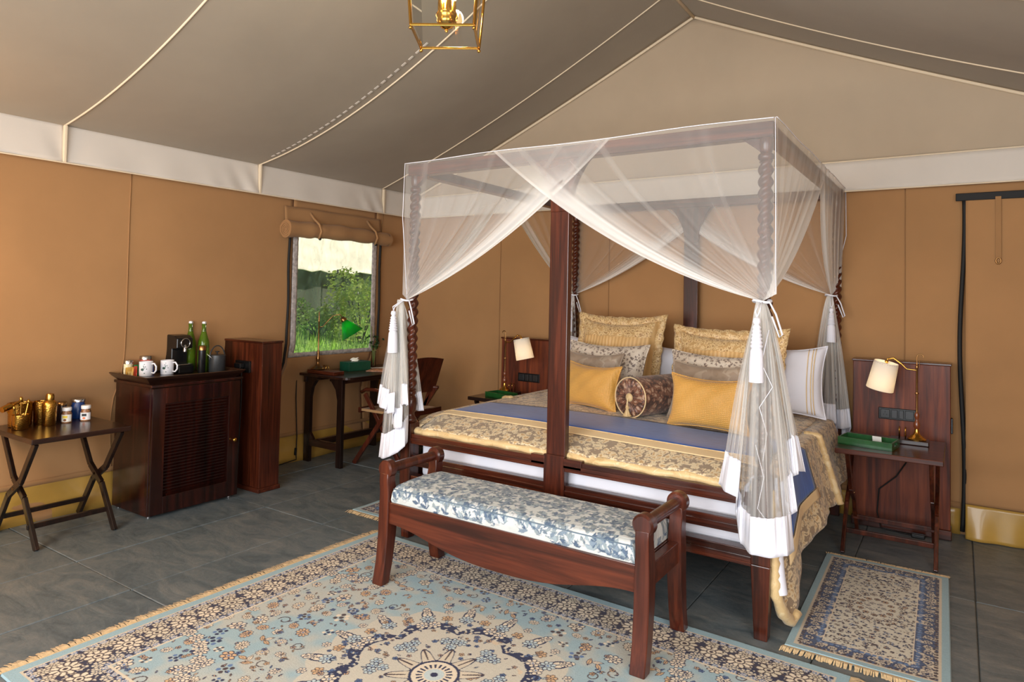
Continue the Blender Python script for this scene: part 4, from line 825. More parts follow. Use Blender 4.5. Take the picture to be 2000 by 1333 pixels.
# cushion with leaf print painted on the cloth
def cushion_mesh():
    x0, x1, y0, y1, z0, z1 = XB0+.064, XB1-.064, YB0+.022, YB1-.022, .385, .462; rc_ = .022; dx = .0032
    pr = []; 
    for z in np.arange(z0, z1-rc_, dx): pr.append((0, z))
    for a in np.linspace(0, pi/2, 12): pr.append((rc_*(1-cos(a)), z1-rc_+rc_*sin(a)))
    ymid = np.arange(rc_+dx, (y1-y0)-rc_, dx)
    prof = [(y0+a-.006*sin(pi*(z-z0)/(z1-z0)), z) for a, z in pr] + [(y0+t, z1+.010*sin(pi*t/(y1-y0))) for t in ymid] + [(y1-a+.006*sin(pi*(z-z0)/(z1-z0)), z) for a, z in pr[::-1]]
    prof = np.array(prof); arc = np.concatenate([[0], np.cumsum(np.hypot(*np.diff(prof, axis=0).T))]); xs_ = np.arange(x0, x1+dx, dx)
    xc = np.clip((xs_-x0)/.022, 0, 1); xd = np.clip((x1-xs_)/.022, 0, 1); fall = np.minimum(np.sqrt(1-(1-xc)**2), np.sqrt(1-(1-xd)**2))
    P = np.zeros((len(prof), len(xs_), 3)); P[..., 0] = xs_[None]; P[..., 1] = prof[:, 0:1]; P[..., 2] = z0+(prof[:, 1:2]-z0)*(.35+.65*fall[None])
    X, Y = np.meshgrid(xs_-x0, arc); C = np.ones(X.shape+(3,))*np.array(lin((204, 208, 204)))*(.93+.14*vnoise(X.shape[0], X.shape[1], 60, 2))[..., None]; r = np.random.default_rng(3)
    cols = [np.array(lin(c)) for c in ((92, 110, 132), (128, 144, 158), (158, 172, 178), (214, 216, 214), (142, 154, 158))]
    for k in range(900):
        cx, cy = r.uniform(0, x1-x0), r.uniform(0, arc[-1]); a0 = r.uniform(-.9, .9)+pi/2
        for q in range(5):
            a = a0 + (q-2)*.55; L = r.uniform(.012, .025); c = cols[int(r.integers(0, 5))]; stamp(C, X, Y, dx, cx+cos(a)*L*.9+q*.004, cy+sin(a)*L*.9, L, 0, c, c*(.75 if r.random() < .6 else .95), a, kind=1)
    mb = MB(); mb.grid(P); mb.attr['col'] = C.reshape(-1, 3); return mb, (x0, x1, y0, y1, z0, z1, rc_, dx)
cu = thing('bench_cushion', 'pale cushion with blue grey leaf print lying on the bench', 'cushion', (2.76, -2.335, .386)); mb, cq = cushion_mesh(); M['print'] = attr_mat('leaf print cotton', .8, .2, 500); mb.build('cushion_cover', M['print'], cu, smooth=180)
# end walls of cushion
x0, x1, y0, y1, z0, z1 = cq[:6]
for x, s in ((x0, -1), (x1, 1)):
    ny_, nz_ = 110, 20; Yg, Zg = np.meshgrid(np.linspace(y0, y1, ny_), np.linspace(z0, z0+(z1-z0)*.42, nz_)); C = np.ones(Yg.shape+(3,))*np.array(lin((192, 198, 196))); r = np.random.default_rng(5)
    for k in range(26): c = np.array(lin((98, 116, 140) if k % 2 else (150, 164, 174))); stamp(C, Yg, Zg, (y1-y0)/(ny_-1), r.uniform(y0, y1), r.uniform(z0, z1), .024, 0, c, c*.85, r.uniform(0, 6), kind=1)
    mb = MB(); mb.grid(np.stack([np.full(Yg.shape, x), Yg, Zg], -1)); mb.attr['col'] = C.reshape(-1, 3); mb.build('cushion_end', M['print'], cu, smooth=180)
mb = MB(); zz = z1-.010
mb.tube([(x, y0-.003, zz-.004) for x in np.linspace(x0+.012, x1-.012, 40)], .0028, 6); mb.tube([(x, y1+.003, zz-.004) for x in np.linspace(x0+.012, x1-.012, 40)], .0028, 6); mb.build('piping', plain('slate blue piping', (104, 122, 136), .7), cu, smooth=180)

# ------------------------------------------------------------------ folding X tables
def fold_table(name, label, x0, x1, y0, y1, ht, mtop, mleg, ends='x', inset=.04, rail=True, gap=0):
    """ends='x': the X legs stand in planes of constant y (near/far ends); 'y': in planes of constant x"""
    t = thing(name, label, 'table', ((x0+x1)/2, (y0+y1)/2, 0))
    mb = MB(); mb.box((x0, y0, ht-.028), (x1, y1, ht)); mb.build('tabletop', mtop, t, bevel=.004)
    def P(a, b, z): return (a, b, z) if ends == 'x' else (b, a, z)
    A0, A1, B0, B1 = (x0, x1, y0, y1) if ends == 'x' else (y0, y1, x0, x1)
    a0, a1 = A0+inset, A1-inset; am = (a0+a1)/2; H = ht-.028
    for b in (B0+.035, B1-.035):
        for s, off in ((1, 0), (-1, .020)):
            bb = b+off*(1 if b < (B0+B1)/2 else -1)
            pts = [P(am-s*(am-a0-.005), bb, 0), P(am-s*.07, bb, H*.43), P(am+s*.07, bb, H*.59), P(am+s*(a1-am-.01), bb, H)]
            mb = MB()
            for k in range(3): mb.beam(pts[k], pts[k+1], .020, .036, up=P(1, 0, 0))
            lg = mb.build('leg', mleg, t, bevel=.003)
        mb = MB(); mb.cyl(P(am, b-.012, H*.51), P(am, b+.032 if b < (B0+B1)/2 else b-.03, H*.51), .008, n=12); mb.build('pivot', M['brass_dk'], t, smooth=40)
    for s in (1, -1):
        zc = .105; a = am-s*(am-a0-.005)*(1-zc/(H*.46)*.88); mb = MB(); mb.beam(P(a, B0+.04, zc), P(a, B1-.04, zc), .018, .026); mb.build('stretcher', mleg, t, bevel=.003)
    return t
fold_table('folding_table', 'dark folding table with crossed legs holding brass barware, at the far left', -.10, .445, -3.345, -2.85, .582, M['dark_y'], M['dark_z'], 'x', inset=.03)
fold_table('nightstand', 'right bedside folding table with green tray and lamp', 3.80, 4.30, -.82, -.25, .575, M['mahog_x'], M['mahog_z'], 'y', inset=.05)
fold_table('nightstand', 'left bedside folding table behind the bed corner', 1.17, 1.66, -.66, -.21, .575, M['dark_x'], M['dark_z'], 'y', inset=.03)

# headboard side panels
def side_panel(label, x0, x1, sock):
    t = thing('bedside_screen', label, 'screen', ((x0+x1)/2, -.11, 0)); mb = MB(); mb.box((x0, -.172, .055), (x1, -.055, 1.005)); b = mb.build('panel_body', M['panel'], t, bevel=.003)
    mb = MB(); mb.box((x0-.006, -.178, 1.005), (x1+.006, -.05, 1.018)); mb.build('top_cap', M['mahog_x'], t, bevel=.003)
    mb = MB(); mb.box((x0-.006, -.182, 0), (x1+.006, -.05, .055)); mb.build('plinth', M['mahog_x'], t, bevel=.004)
    s0, s1 = sock; mb = MB(); mb.box((s0, -.180, .662), (s1, -.172, .732)); s = mb.build('socket_plate', M['blackp'], t, bevel=.003)
    w = s1-s0; mb = MB()
    for k, (a, b) in enumerate(((.06, .30), (.34, .50), (.54, .66), (.70, .92))):
        mb.box((s0+a*w, -.184, .672), (s0+b*w, -.180, .722))
    sw = mb.build('socket_module', plain('dark module', (34, 34, 36), .35), s, bevel=.002); mb = MB()
    for dx_, dz in ((0, .010), (-.008, -.006), (.008, -.006)): mb.cyl((s0+.18*w+dx_, -.1845, .697+dz), (s0+.18*w+dx_, -.1838, .697+dz), .0032, n=8)
    mb.build('socket_holes', M['black'], s); return t
spr = side_panel('wooden panel with socket behind the right nightstand', 3.812, 4.322, (3.953, 4.155)); side_panel('wooden panel with socket behind the left nightstand', 1.15, 1.70, (1.323, 1.53))
mb = MB(); mb.box((4.322, -.15, .61), (4.334, -.115, .70)); mb.build('switch', M['blackp'], spr, bevel=.003)

# bedside lamps
def bed_lamp(label, x, y, sgn, zb=.575, rz=0):
    t = thing('bedside_lamp', label, 'lamp', (x, y, zb), rz=rz); B_ = lambda mb, n, m_, **k: mb.build(n, m_, k.pop('p', t), local=True, **k)
    mb = MB(); mb.box((-.13 if sgn < 0 else -.06, -.05, 0), (.06 if sgn < 0 else .13, .05, .026)); B_(mb, 'wooden_base', M['dark_x'], bevel=.004)
    mb = MB(); mb.lathe([(.046, .026), (.048, .030), (.044, .036), (.034, .044), (.018, .056), (.013, .07), (.011, .085)], (0, 0, 0), 28); B_(mb, 'lamp_foot', M['brass'], smooth=50)
    mb = MB(); mb.lathe([(.010, .085), (.016, .095), (.017, .115), (.010, .13), (.008, .14), (.012, .15), (.013, .165), (.007, .18)], (0, 0, 0), 20); B_(mb, 'turned_collar', plain('copper brown collar', (120, 62, 34), .25, coat=.4), smooth=50)
    mb = MB(); mb.lathe([(.006, .18), (.0055, .42), (.008, .425), (.008, .44), (.005, .445), (.005, .455)], (0, 0, 0), 14); mb.lathe([(.009, .28), (.010, .285), (.009, .29)], (0, 0, 0), 14)
    mb.tube([(0, 0, .45), (0, 0, .49)] + [(sgn*-.016*(1-cos(a)), 0, .49+.016*sin(a)) for a in np.linspace(.3, pi*1.05, 10)], .003, 8); mb.tube([(0.012*sgn*-1, 0, .43), (.012*sgn*-1, 0, .475)], .0022, 6); B_(mb, 'pole', M['brass_dk'], smooth=50)
    mb = MB(); mb.tube([(0, 0, .415), (sgn*.05, 0, .418), (sgn*.08, 0, .45), (sgn*.115, 0, .478), (sgn*.145, 0, .470), (sgn*.150, 0, .455)], .0045, 8); B_(mb, 'arm', M['brass'], smooth=50)
    c = Vector((sgn*.150, 0, .455)); axs = Vector((sgn*-.22, -.05, 1)).normalized()
    # hinge
    mb = MB(); mb.ball(c, .010); B_(mb, 'knuckle', M['brass'], smooth=180)
    top_ = c; mb = MB(); mb.lathe([(.070, -.168), (.072, -.166), (.064, -.006), (.062, -.004), (.061, -.008), (.069, -.164)], top_, 48, axs)
    sh = B_(mb, 'lamp_shade', M['shade'], smooth=50); mb = MB(); mb.tube([top_+axs*-.012 + axs.to_track_quat('Z', 'Y').to_matrix() @ Vector((.063*cos(a), .063*sin(a), 0)) for a in np.linspace(0, 2*pi, 30, endpoint=False)], .0016, 5, closed=True)
    for a in (0, 2.09, 4.19): mb.tube([top_+axs*-.012, top_+axs*-.012+axs.to_track_quat('Z', 'Y').to_matrix() @ Vector((.062*cos(a), .062*sin(a), 0))], .0015, 5)
    mb.build('shade_ring', M['brass'], sh, local=True, smooth=180)
    mb = MB(); mb.ball(top_-axs*.085, .022); B_(mb, 'bulb', emit('warm bulb', (255, 226, 180), 3), smooth=180)
    l = bpy.data.lights.new('bulb_light', 'POINT'); l.energy = .8; l.color = (1, .84, .62); l.shadow_soft_size = .03; lo = bpy.data.objects.new('bulb_light', l); COL.objects.link(lo); lo.parent = t; lo.location = top_-axs*.115
    mb = MB()
    for xx in (.035*sgn+.02*sgn, .085*sgn): mb.tube([(xx, -.02, .026), (xx, -.02, .075)] + [(xx, -.02+.02*(1-cos(a)), .075+.015*sin(a)) for a in np.linspace(.3, pi-.3, 8)] + [(xx, .02, .075), (xx, .02, .026)], .0026, 7)
    B_(mb, 'letter_hoops', M['brass'], smooth=180); return t
bed_lamp('brass lamp with white shade tilting left on the right nightstand', 4.165, -.42, -1)
bed_lamp('brass lamp with white shade leaning right on the left nightstand', 1.315, -.36, 1)

def tray(label, x, y, z, w, d, h, rz, tagp=False):
    t = thing('green_tray', label, 'tray', (x, y, z), rz=rz); mb = MB(); mb.box((-w/2, -d/2, 0), (w/2, d/2, .006)); mb.build('tray_base', M['green_tray'], t, local=True)
    for k, (a, b) in enumerate((((-w/2, -d/2, .0), (w/2, -d/2+.008, h)), ((-w/2, d/2-.008, 0), (w/2, d/2, h)), ((-w/2, -d/2+.008, 0), (-w/2+.008, d/2-.008, h)))): mb = MB(); mb.box(a, b); mb.build('tray_side', M['green_tray'], t, local=True, bevel=.0015)
    mb = MB(); x1_ = w/2; mb.box((x1_-.008, -d/2+.008, 0), (x1_, d/2-.008, h*.4)); mb.box((x1_-.008, -d/2+.008, h*.4), (x1_, -.03, h)); mb.box((x1_-.008, .03, h*.4), (x1_, d/2-.008, h)); mb.box((x1_-.008, -.03, h*.8), (x1_, .03, h)); mb.build('tray_side', M['green_tray'], t, local=True, bevel=.001)
    if tagp: mb = MB(); mb.box((.0, d/2-.05, .012), (.045, d/2-.047, .055)); tag(center(mb.build('white_card', M['paper'])), 'small white card standing in the green tray on the right nightstand', 'card'); o = bpy.data.objects['white_card']; o.location = (x+.04, y+.03, z+.008); o.rotation_euler = (.2, 0, rz)
tray('green lacquered tray with white card on the right nightstand', 3.945, -.635, .576, .27, .17, .042, radians(-8), True)
tray('green lacquered tray on the left nightstand', 1.40, -.53, .576, .22, .14, .038, radians(-12))
mb = MB(); mb.tube([(4.11, -.45, .55), (4.13, -.30, .50), (4.10, -.22, .42), (4.05, -.20, .33), (3.96, -.20, .24), (3.95, -.195, .10), (3.97, -.20, .01), (4.08, -.22, .006), (4.16, -.23, .006)], .004, 7); tag(center(mb.build('power_cord', M['black'], smooth=180)), 'black cord hanging under the right nightstand', 'cord')
mb = MB(); mb.box((4.13, -.25, 0), (4.20, -.215, .022)); tag(center(mb.build('cord_adapter', M['blackp'], bevel=.005)), 'black plug on the floor under the right nightstand', 'adapter')

# ------------------------------------------------------------------ mini bar cabinet, left screen
cb = thing('bar_cabinet', 'glossy dark cherry cabinet with louvred door under the coffee tray', 'cabinet', (.2, -2.42, 0)); cx0, cx1, cy0, cy1, ch = -.03, .395, -2.712, -2.125, .775
mb = MB(); mb.box((cx0, cy0, .012), (cx1-.02, cy1, ch)); mb.build('cabinet_body', M['cab'], cb, bevel=.003)
mb = MB(); mb.box((cx0-.005, cy0-.012, ch), (cx1+.012, cy1+.012, ch+.018)); mb.build('cabinet_top', M['cab'], cb, bevel=.004)
dr = MB(); X0, X1 = cx1-.02, cx1+.004; w = .082
dr.box((X0, cy0+.004, .02), (X1, cy0+w, ch-.006)); dr.box((X0, cy1-w, .02), (X1, cy1-.004, ch-.006)); dr.box((X0, cy0+w, .02), (X1, cy1-w, .12)); dr.box((X0, cy0+w, ch-.10), (X1, cy1-w, ch-.006)); door = dr.build('cabinet_door', M['cab'], cb, bevel=.002)
N = 29
for k in range(N):
    z = lerp(.132, ch-.112, k/(N-1)); mb = MB(); mb.beam((X0+.004, cy0+w, z), (X0+.004, cy1-w, z), .005, .026, up=(.55, 0, 1)); mb.v = [(a+.004, b, c) for a, b, c in mb.v]; mb.build('louvre', M['cab'], door)
mb = MB(); mb.lathe([(.006, 0), (.006, .01), (.012, .014), (.013, .022), (.007, .028)], (X1, cy1-.045, .385), 18, (1, 0, 0)); mb.build('door_knob', M['brass'], door, smooth=50)
for xx in (cx0+.03, cx1-.05):
    for yy in (cy0+.03, cy1-.03): mb = MB(); mb.cyl((xx, yy, 0), (xx, yy, .014), .014, n=12); mb.build('foot', M['steel'], cb, smooth=40)
sc_ = thing('wood_screen', 'tall plain dark wooden box panel between the cabinet and the desk', 'screen', (.2, -1.92, 0))
mb = MB(); mb.box((-.01, -1.995, .03), (.438, -1.835, 1.005)); mb.build('panel_body', M['mahog_z'], sc_, bevel=.003); mb = MB(); mb.box((-.015, -2.0, 1.005), (.444, -1.83, 1.02)); mb.build('top_cap', M['mahog_x'], sc_, bevel=.003)
mb = MB(); mb.box((-.015, -2.003, 0), (.447, -1.827, .03)); mb.build('plinth', M['mahog_x'], sc_, bevel=.004)
mb = MB(); mb.box((.16, -2.012, .80), (.32, -1.995, .88)); mb.build('socket_plate', M['blackp'], sc_, bevel=.003)
mb = MB(); mb.tube([(.25, -2.02, .86), (.27, -2.035, .78), (.27, -2.03, .66), (.26, -2.03, .4), (.26, -2.04, .02)], .004, 6); tag(center(mb.build('power_cord', M['black'], smooth=180)), 'black cord dropping between the cabinet and the wooden screen', 'cord')
mb = MB(); mb.box((.20, -2.05, .83), (.27, -2.013, .865)); tag(center(mb.build('plug', M['blackp'], bevel=.006)), 'black plug in the socket beside the ice bucket', 'plug')
# serving tray
ty = thing('serving_tray', 'dark wooden serving tray with sloping sides on top of the cabinet', 'tray', (.2, -2.42, ch+.018)); zb = ch+.018; o_ = .045; X0, X1, Y0, Y1 = -.005, .375, -2.715, -2.15
mb = MB(); mb.box((X0, Y0, zb), (X1, Y1, zb+.022)); mb.build('tray_base', M['dark_y'], ty)
for (a, b, n_) in (((X0, Y0), (X1, Y0), (0, -1)), ((X1, Y0), (X1, Y1), (1, 0)), ((X1, Y1), (X0, Y1), (0, 1)), ((X0, Y1), (X0, Y0), (-1, 0))):
    d = Vector((b[0]-a[0], b[1]-a[1], 0)).normalized(); nv = Vector((n_[0], n_[1], 0)); A, B2 = Vector((*a, zb)), Vector((*b, zb)); o2 = nv*o_; A2, B3 = A+o2-d*o_+Vector((0, 0, .045)), B2+o2+d*o_+Vector((0, 0, .045)); th = nv*-.010+Vector((0, 0, .004))
    mb = MB(); mb.hexa([A, B2, B2+th, A+th], [A2, B3, B3+th, A2+th]); mb.build('tray_side', M['dark_y'], ty, bevel=.002)
ZTR = zb+.022
def mug(label, x, y, rz):
    t = thing('mug', label, 'mug', (x, y, ZTR), rz=rz); mb = MB(); mb.lathe([(.036, 0), (.039, .003), (.040, .09), (.0375, .09), (.0365, .008), (.001, .006)], (0, 0, 0), 32); mb.build('mug_body', M['ceramic'], t, local=True, smooth=50)
    mb = MB(); mb.tube([(.038, 0, .075), (.055, 0, .078), (.068, 0, .06), (.068, 0, .035), (.055, 0, .018), (.038, 0, .020)], .0052, 8); mb.build('handle', M['ceramic'], t, local=True, smooth=180)
    dk = plain('green print', (28, 70, 60), .4)
    mb = MB(); r = random.Random(3)
    def disc(a, z, s, n=7):
        ring = [(.0404*cos(a+s*cos(q)/.04), .0404*sin(a+s*cos(q)/.04), z+s*sin(q)*(1 if i % 2 else .6)) for i, q in enumerate(np.linspace(0, 2*pi, n*2, endpoint=False))]; mb._add(ring, [tuple(range(len(ring)))])
    disc(-1.5, .042, .010); 
    for k in range(9): disc(-1.15+r.uniform(-.2, .35), .045+r.uniform(-.028, .03), r.uniform(.002, .004), 4)
    mb.build('leaf_print', dk, t, local=True)
mug('white mug with green leaf print, left of the two mugs', .10, -2.598, radians(28)); mug('white mug with green leaf print, right of the two mugs', .112, -2.468, radians(28))
def canister(label, x, y, r, h, mat, lid, group=None):
    t = thing('canister', label, 'canister', (x, y, ZTR), group); mb = MB(); mb.lathe([(r*.96, 0), (r, .003), (r, h), (r*.9, h)], (0, 0, 0), 26); mb.build('canister_body', mat, t, local=True, smooth=50)
    mb = MB(); mb.lathe([(r*1.03, h), (r*1.03, h+.02), (r*.95, h+.023)], (0, 0, 0), 26); mb.build('lid', lid, t, local=True, smooth=50)
M['jarglass'] = glass('jar glass', (230, 235, 232), alpha=1)
canister('clear canister with steel lid behind the left mug', .02, -2.56, .034, .095, plain('red and cream packets', (150, 60, 50), .5, nz=.6, scale=60), M['steel'])
canister('small steel lidded jar at the left end of the tray', .03, -2.672, .026, .075, plain('cream sachets', (224, 206, 170), .5, nz=.2, scale=60), M['steel'])
def sachet(label, x, y, c, h=.06, w=.03):
    mb = MB(); n = 10; mb.grid([[(x+.006*cos(pi*u)*sin(pi*v), y+lerp(-w/2, w/2, u), ZTR+h*v) for u in np.linspace(0, 1, n)] for v in np.linspace(0, 1, n)]); mb.grid([[(x-.010*sin(pi*u)*sin(pi*v)-.001, y+lerp(w/2, -w/2, u), ZTR+h*v) for u in np.linspace(0, 1, n)] for v in np.linspace(0, 1, n)]); tag(center(mb.build('sachet', plain('foil '+label[:12], c, .3), smooth=60)), label, 'packet')
sachet('yellow sachet at the left end of the tray', .075, -2.685, (226, 176, 84), .058, .05); sachet('second yellow sachet lying in front of the sachets', .10, -2.695, (232, 190, 110), .035, .03)
sachet('red sachet between yellow and green sachets', .08, -2.652, (190, 60, 28), .062, .022); sachet('green sachet left of the mugs', .06, -2.635, (16, 120, 60), .068, .034); sachet('blue sachet seen behind the left mug handle', .05, -2.535, (40, 70, 170), .055, .03)
# coffee machine
cm = thing('coffee_machine', 'black capsule coffee machine with round chrome lever ring on the tray', 'coffee machine', (.06, -2.36, ZTR)); bx, by, bz = -.02, -2.36, ZTR
pl = [(-.11, 0), (.09, 0), (.09, .055), (.035, .06), (.035, .155), (.095, .16), (.095, .225), (.06, .245), (-.07, .25), (-.10, .235), (-.11, .2)]
mb = MB(); mb.prism(pl, lambda a, b, d: (bx+a+.05, d, bz+b), by-.055, by+.055); mb.build('machine_body', M['blackp'], cm, bevel=.008, seg=3)
mb = MB(); mb.tube([(bx+.150, by+.030*cos(a), bz+.195+.030*sin(a)) for a in np.linspace(0, 2*pi, 28, endpoint=False)], .0035, 8, closed=True); mb.build('lever_ring', M['steel'], cm, smooth=180)
mb = MB(); mb.cyl((bx+.145, by, bz+.18), (bx+.16, by, bz+.16), .008, n=14); mb.cyl((bx+.146, by, bz+.14), (bx+.146, by, bz+.165), .012, n=14); mb.build('spout', M['steel'], cm, smooth=50)
mb = MB(); mb.box((bx+.06, by-.05, bz+.052), (bx+.165, by+.05, bz+.060)); mb.build('drip_grille', M['steel'], cm, bevel=.002); mb = MB(); mb.box((bx+.06, by-.052, bz), (bx+.17, by+.052, bz+.05)); mb.build('drip_tray', M['blackp'], cm, bevel=.006)
mb = MB(); mb.box((bx-.11, by-.052, bz+.0), (bx-.062, by+.052, bz+.215)); mb.build('water_tank', plain('smoky tank', (92, 80, 62), .15), cm, bevel=.008)
# green bottles
def gbottle(label, x, y):
    t = thing('swing_top_bottle', label, 'bottle', (x, y, ZTR)); mb = MB(); mb.lathe([(.001, .002), (.032, 0), (.036, .006), (.037, .17), (.034, .20), (.018, .255), (.014, .275), (.013, .305), (.015, .308), (.015, .318), (.012, .32)], (0, 0, 0), 28); mb.build('glass_body', M['bottle'], t, local=True, smooth=50)
    mb = MB(); mb.lathe([(.012, .318), (.014, .321), (.013, .332), (.004, .336)], (0, 0, 0), 18); mb.build('stopper', M['ceramic'], t, local=True, smooth=50)
    mb = MB(); mb.tube([(0.015, 0, .33), (.018, 0, .30), (.016, 0, .27)], .0015, 5); mb.tube([(-.015, 0, .33), (-.018, 0, .30), (-.016, 0, .27)], .0015, 5); mb.tube([(.016*cos(a), .016*sin(a), .268) for a in np.linspace(0, 2*pi, 16, endpoint=False)], .0015, 5, closed=True); mb.build('swing_wire', M['steel'], t, local=True, smooth=180)
gbottle('green swing top bottle nearer the coffee machine', .02, -2.262); gbottle('green swing top bottle nearer the ice bucket', .10, -2.215)
t = thing('dark_canister', 'tall slim black canister with stirrer in front of the green bottles', 'canister', (.20, -2.285, ZTR)); mb = MB(); mb.lathe([(.021, 0), (.023, .004), (.023, .15), (.020, .152)], (.20, -2.285, ZTR), 24); mb.build('canister_body', M['blackp'], t, smooth=50)
mb = MB(); mb.lathe([(.024, .15), (.024, .175), (.02, .18)], (.20, -2.285, ZTR), 24); mb.build('lid', M['brass_dk'], t, smooth=50)
mb = MB(); mb.tube([(.23, -2.27, ZTR+.125), (.25, -2.20, ZTR+.06)], .002, 6); tag(center(mb.build('stirrer', M['steel'], smooth=180)), 'thin metal stirrer leaning beside the ice bucket', 'stirrer')
kt = thing('ice_bucket', 'charcoal ice bucket with lid and arched handle at the right end of the tray', 'bucket', (.21, -2.20, ZTR)); kx, ky = .215, -2.185
mb = MB(); mb.lathe([(.050, 0), (.053, .004), (.053, .105), (.050, .107)], (kx, ky, ZTR), 36); mb.build('bucket_body', M['darkgrey'], kt, smooth=50)
mb = MB(); mb.lathe([(.054, .105), (.054, .112), (.048, .116), (.001, .118)], (kx, ky, ZTR), 36); ld = mb.build('lid', M['darkgrey'], kt, smooth=50); mb = MB(); mb.lathe([(.004, .117), (.004, .13), (.013, .132), (.013, .138), (.001, .14)], (kx, ky, ZTR), 18); mb.build('lid_knob', M['black'], ld, smooth=50)
mb = MB(); mb.tube([(kx+.0*a, ky+.056*cos(a), ZTR+.09+.085*sin(a)) for a in np.linspace(-.15, pi+.15, 26)], .004, 8); mb.build('handle', M['darkgrey'], kt, smooth=180)

# brassware on the folding table
ZT2 = .582
def lathe_thing(name, label, cat, prof, x, y, z, mat, n=28, part='body', bn=None):
    t = thing(name, label, cat, (x, y, z)); mb = MB(); mb.lathe(prof, (0, 0, 0), n); mb.build(part, mat, t, local=True, smooth=50); return t
t = lathe_thing('brass_ice_bucket', 'hammered brass ice bucket at the back left of the table', 'bucket', [(.04, 0), (.055, .004), (.058, .12), (.062, .13), (.055, .128), (.052, .01)], .0, -3.235, ZT2, M['brass_h'])
mb = MB(); mb.tube([(.062*cos(a)*0, .064*cos(a), .10+.0*sin(a)-.05*sin(a)) for a in np.linspace(0, pi, 16)], .003, 6); mb.build('bail_handle', M['brass'], t, local=True, smooth=180)
t = lathe_thing('brass_cup', 'small hammered brass cup holding bar tools at the front left of the table', 'cup', [(.036, 0), (.039, .003), (.040, .08), (.037, .08), (.035, .006)], .10, -3.27, ZT2, M['brass_h'])
lathe_thing('brass_tumbler', 'tall hammered brass tumbler behind the small brass cup', 'tumbler', [(.034, 0), (.036, .003), (.040, .13), (.037, .13), (.033, .006)], .02, -3.14, ZT2, M['brass_h'])
for k, (dx_, dy, lab) in enumerate(((0, 0, 'brass bar spoon with twisted tip standing in the brass cup'), (-.01, .015, 'brass ice tongs standing in the brass cup'), (.012, -.014, 'brass muddler standing in the brass cup'))):
    mb = MB(); b0 = Vector((.10+dx_, -3.27+dy, ZT2+.008)); e = b0+Vector((dx_*1.5-.0, dy*2, .155-.02*k)); mb.tube([b0, e], .004, 8); mb.ball(e, .009-.001*k, sx=(1, 1, 1.8)); tag(center(mb.build(('bar_spoon', 'ice_tongs', 'muddler')[k], M['brass'], smooth=60)), lab, 'bar tool')
mb = MB(); mb.lathe([(.001, 0), (.016, .002), (.018, .05), (.008, .055), (.007, .12), (.009, .125)], (.10, -3.36, ZT2+.115), 20, (-.35, .9, .28)); tag(center(mb.build('jigger', M['brass'], smooth=50)), 'brass jigger resting across the bucket rim at the far left', 'bar tool')
t = lathe_thing('cocktail_shaker', 'hammered brass cocktail shaker with domed cap', 'shaker', [(.030, 0), (.033, .003), (.036, .115), (.034, .13), (.022, .142), (.020, .144)], .10, -3.13, ZT2, M['brass_h']); mb = MB(); mb.lathe([(.021, .143), (.022, .165), (.018, .178), (.001, .182)], (0, 0, 0), 24); mb.build('cap', M['brass'], t, local=True, smooth=50)
def jar(label, x, y, r, h, body, lid, lab=None, spot=None):
    t = thing('snack_jar', label, 'jar', (x, y, ZT2)); mb = MB(); mb.lathe([(r*.95, 0), (r, .004), (r, h*.7), (r*.82, h*.85), (r*.8, h)], (0, 0, 0), 26); mb.build('jar_body', body, t, local=True, smooth=50)
    mb = MB(); mb.lathe([(r*.92, h-.004), (r*.94, h+.012), (r*.86, h+.015)], (0, 0, 0), 26); mb.build('lid', lid, t, local=True, smooth=50)
    if lab:
        mb = MB(); mb.grid([[((r+.0008)*cos(a), (r+.0008)*sin(a), z) for a in np.linspace(-2.0, .6, 20)] for z in (h*.1, h*.66)]); l = mb.build('paper_label', lab, t, local=True, smooth=180)
        mb = MB(); mb.grid([[((r+.0014)*cos(-.75+a/r), (r+.0014)*sin(-.75+a/r), z) for a in np.linspace(-.012, .012, 8)] for z in (h*.38, h*.58)]); mb.build('label_mark', spot[0], l, local=True, smooth=180)
        mb = MB(); mb._add([((r+.0014)*cos(-.75+.008*cos(q)/r), (r+.0014)*sin(-.75+.008*cos(q)/r), h*.24+.007*sin(q)) for q in np.linspace(0, 2*pi, 14, endpoint=False)], [tuple(range(14))]); mb.build('label_mark', spot[1], l, local=True)
nuts = plain('brown snacks', (120, 84, 56), .4, nz=.5, scale=90); wl = plain('white lid', (226, 224, 222), .35); 
jar('small snack jar with white lid and yellow printed label', .075, -3.03, .026, .072, nuts, wl, plain('cream label', (226, 222, 210), .6, nz=.02), (plain('yellow mark', (222, 190, 60), .6), plain('brown mark', (120, 74, 40), .6)))
jar('small snack jar with white lid and orange printed label', .09, -2.935, .027, .074, nuts, wl, plain('white label', (232, 230, 230), .6, nz=.02), (plain('black mark', (40, 44, 48), .6), plain('orange mark', (206, 120, 84), .6)))
jar('dark jar with copper lid behind the yellow label jar', -.03, -3.015, .030, .09, plain('dark contents', (44, 30, 34), .2), M['brass_dk']); jar('large blue jar with steel lid at the back', -.03, -2.925, .040, .10, plain('blue tin', (24, 58, 120), .3), M['steel'])

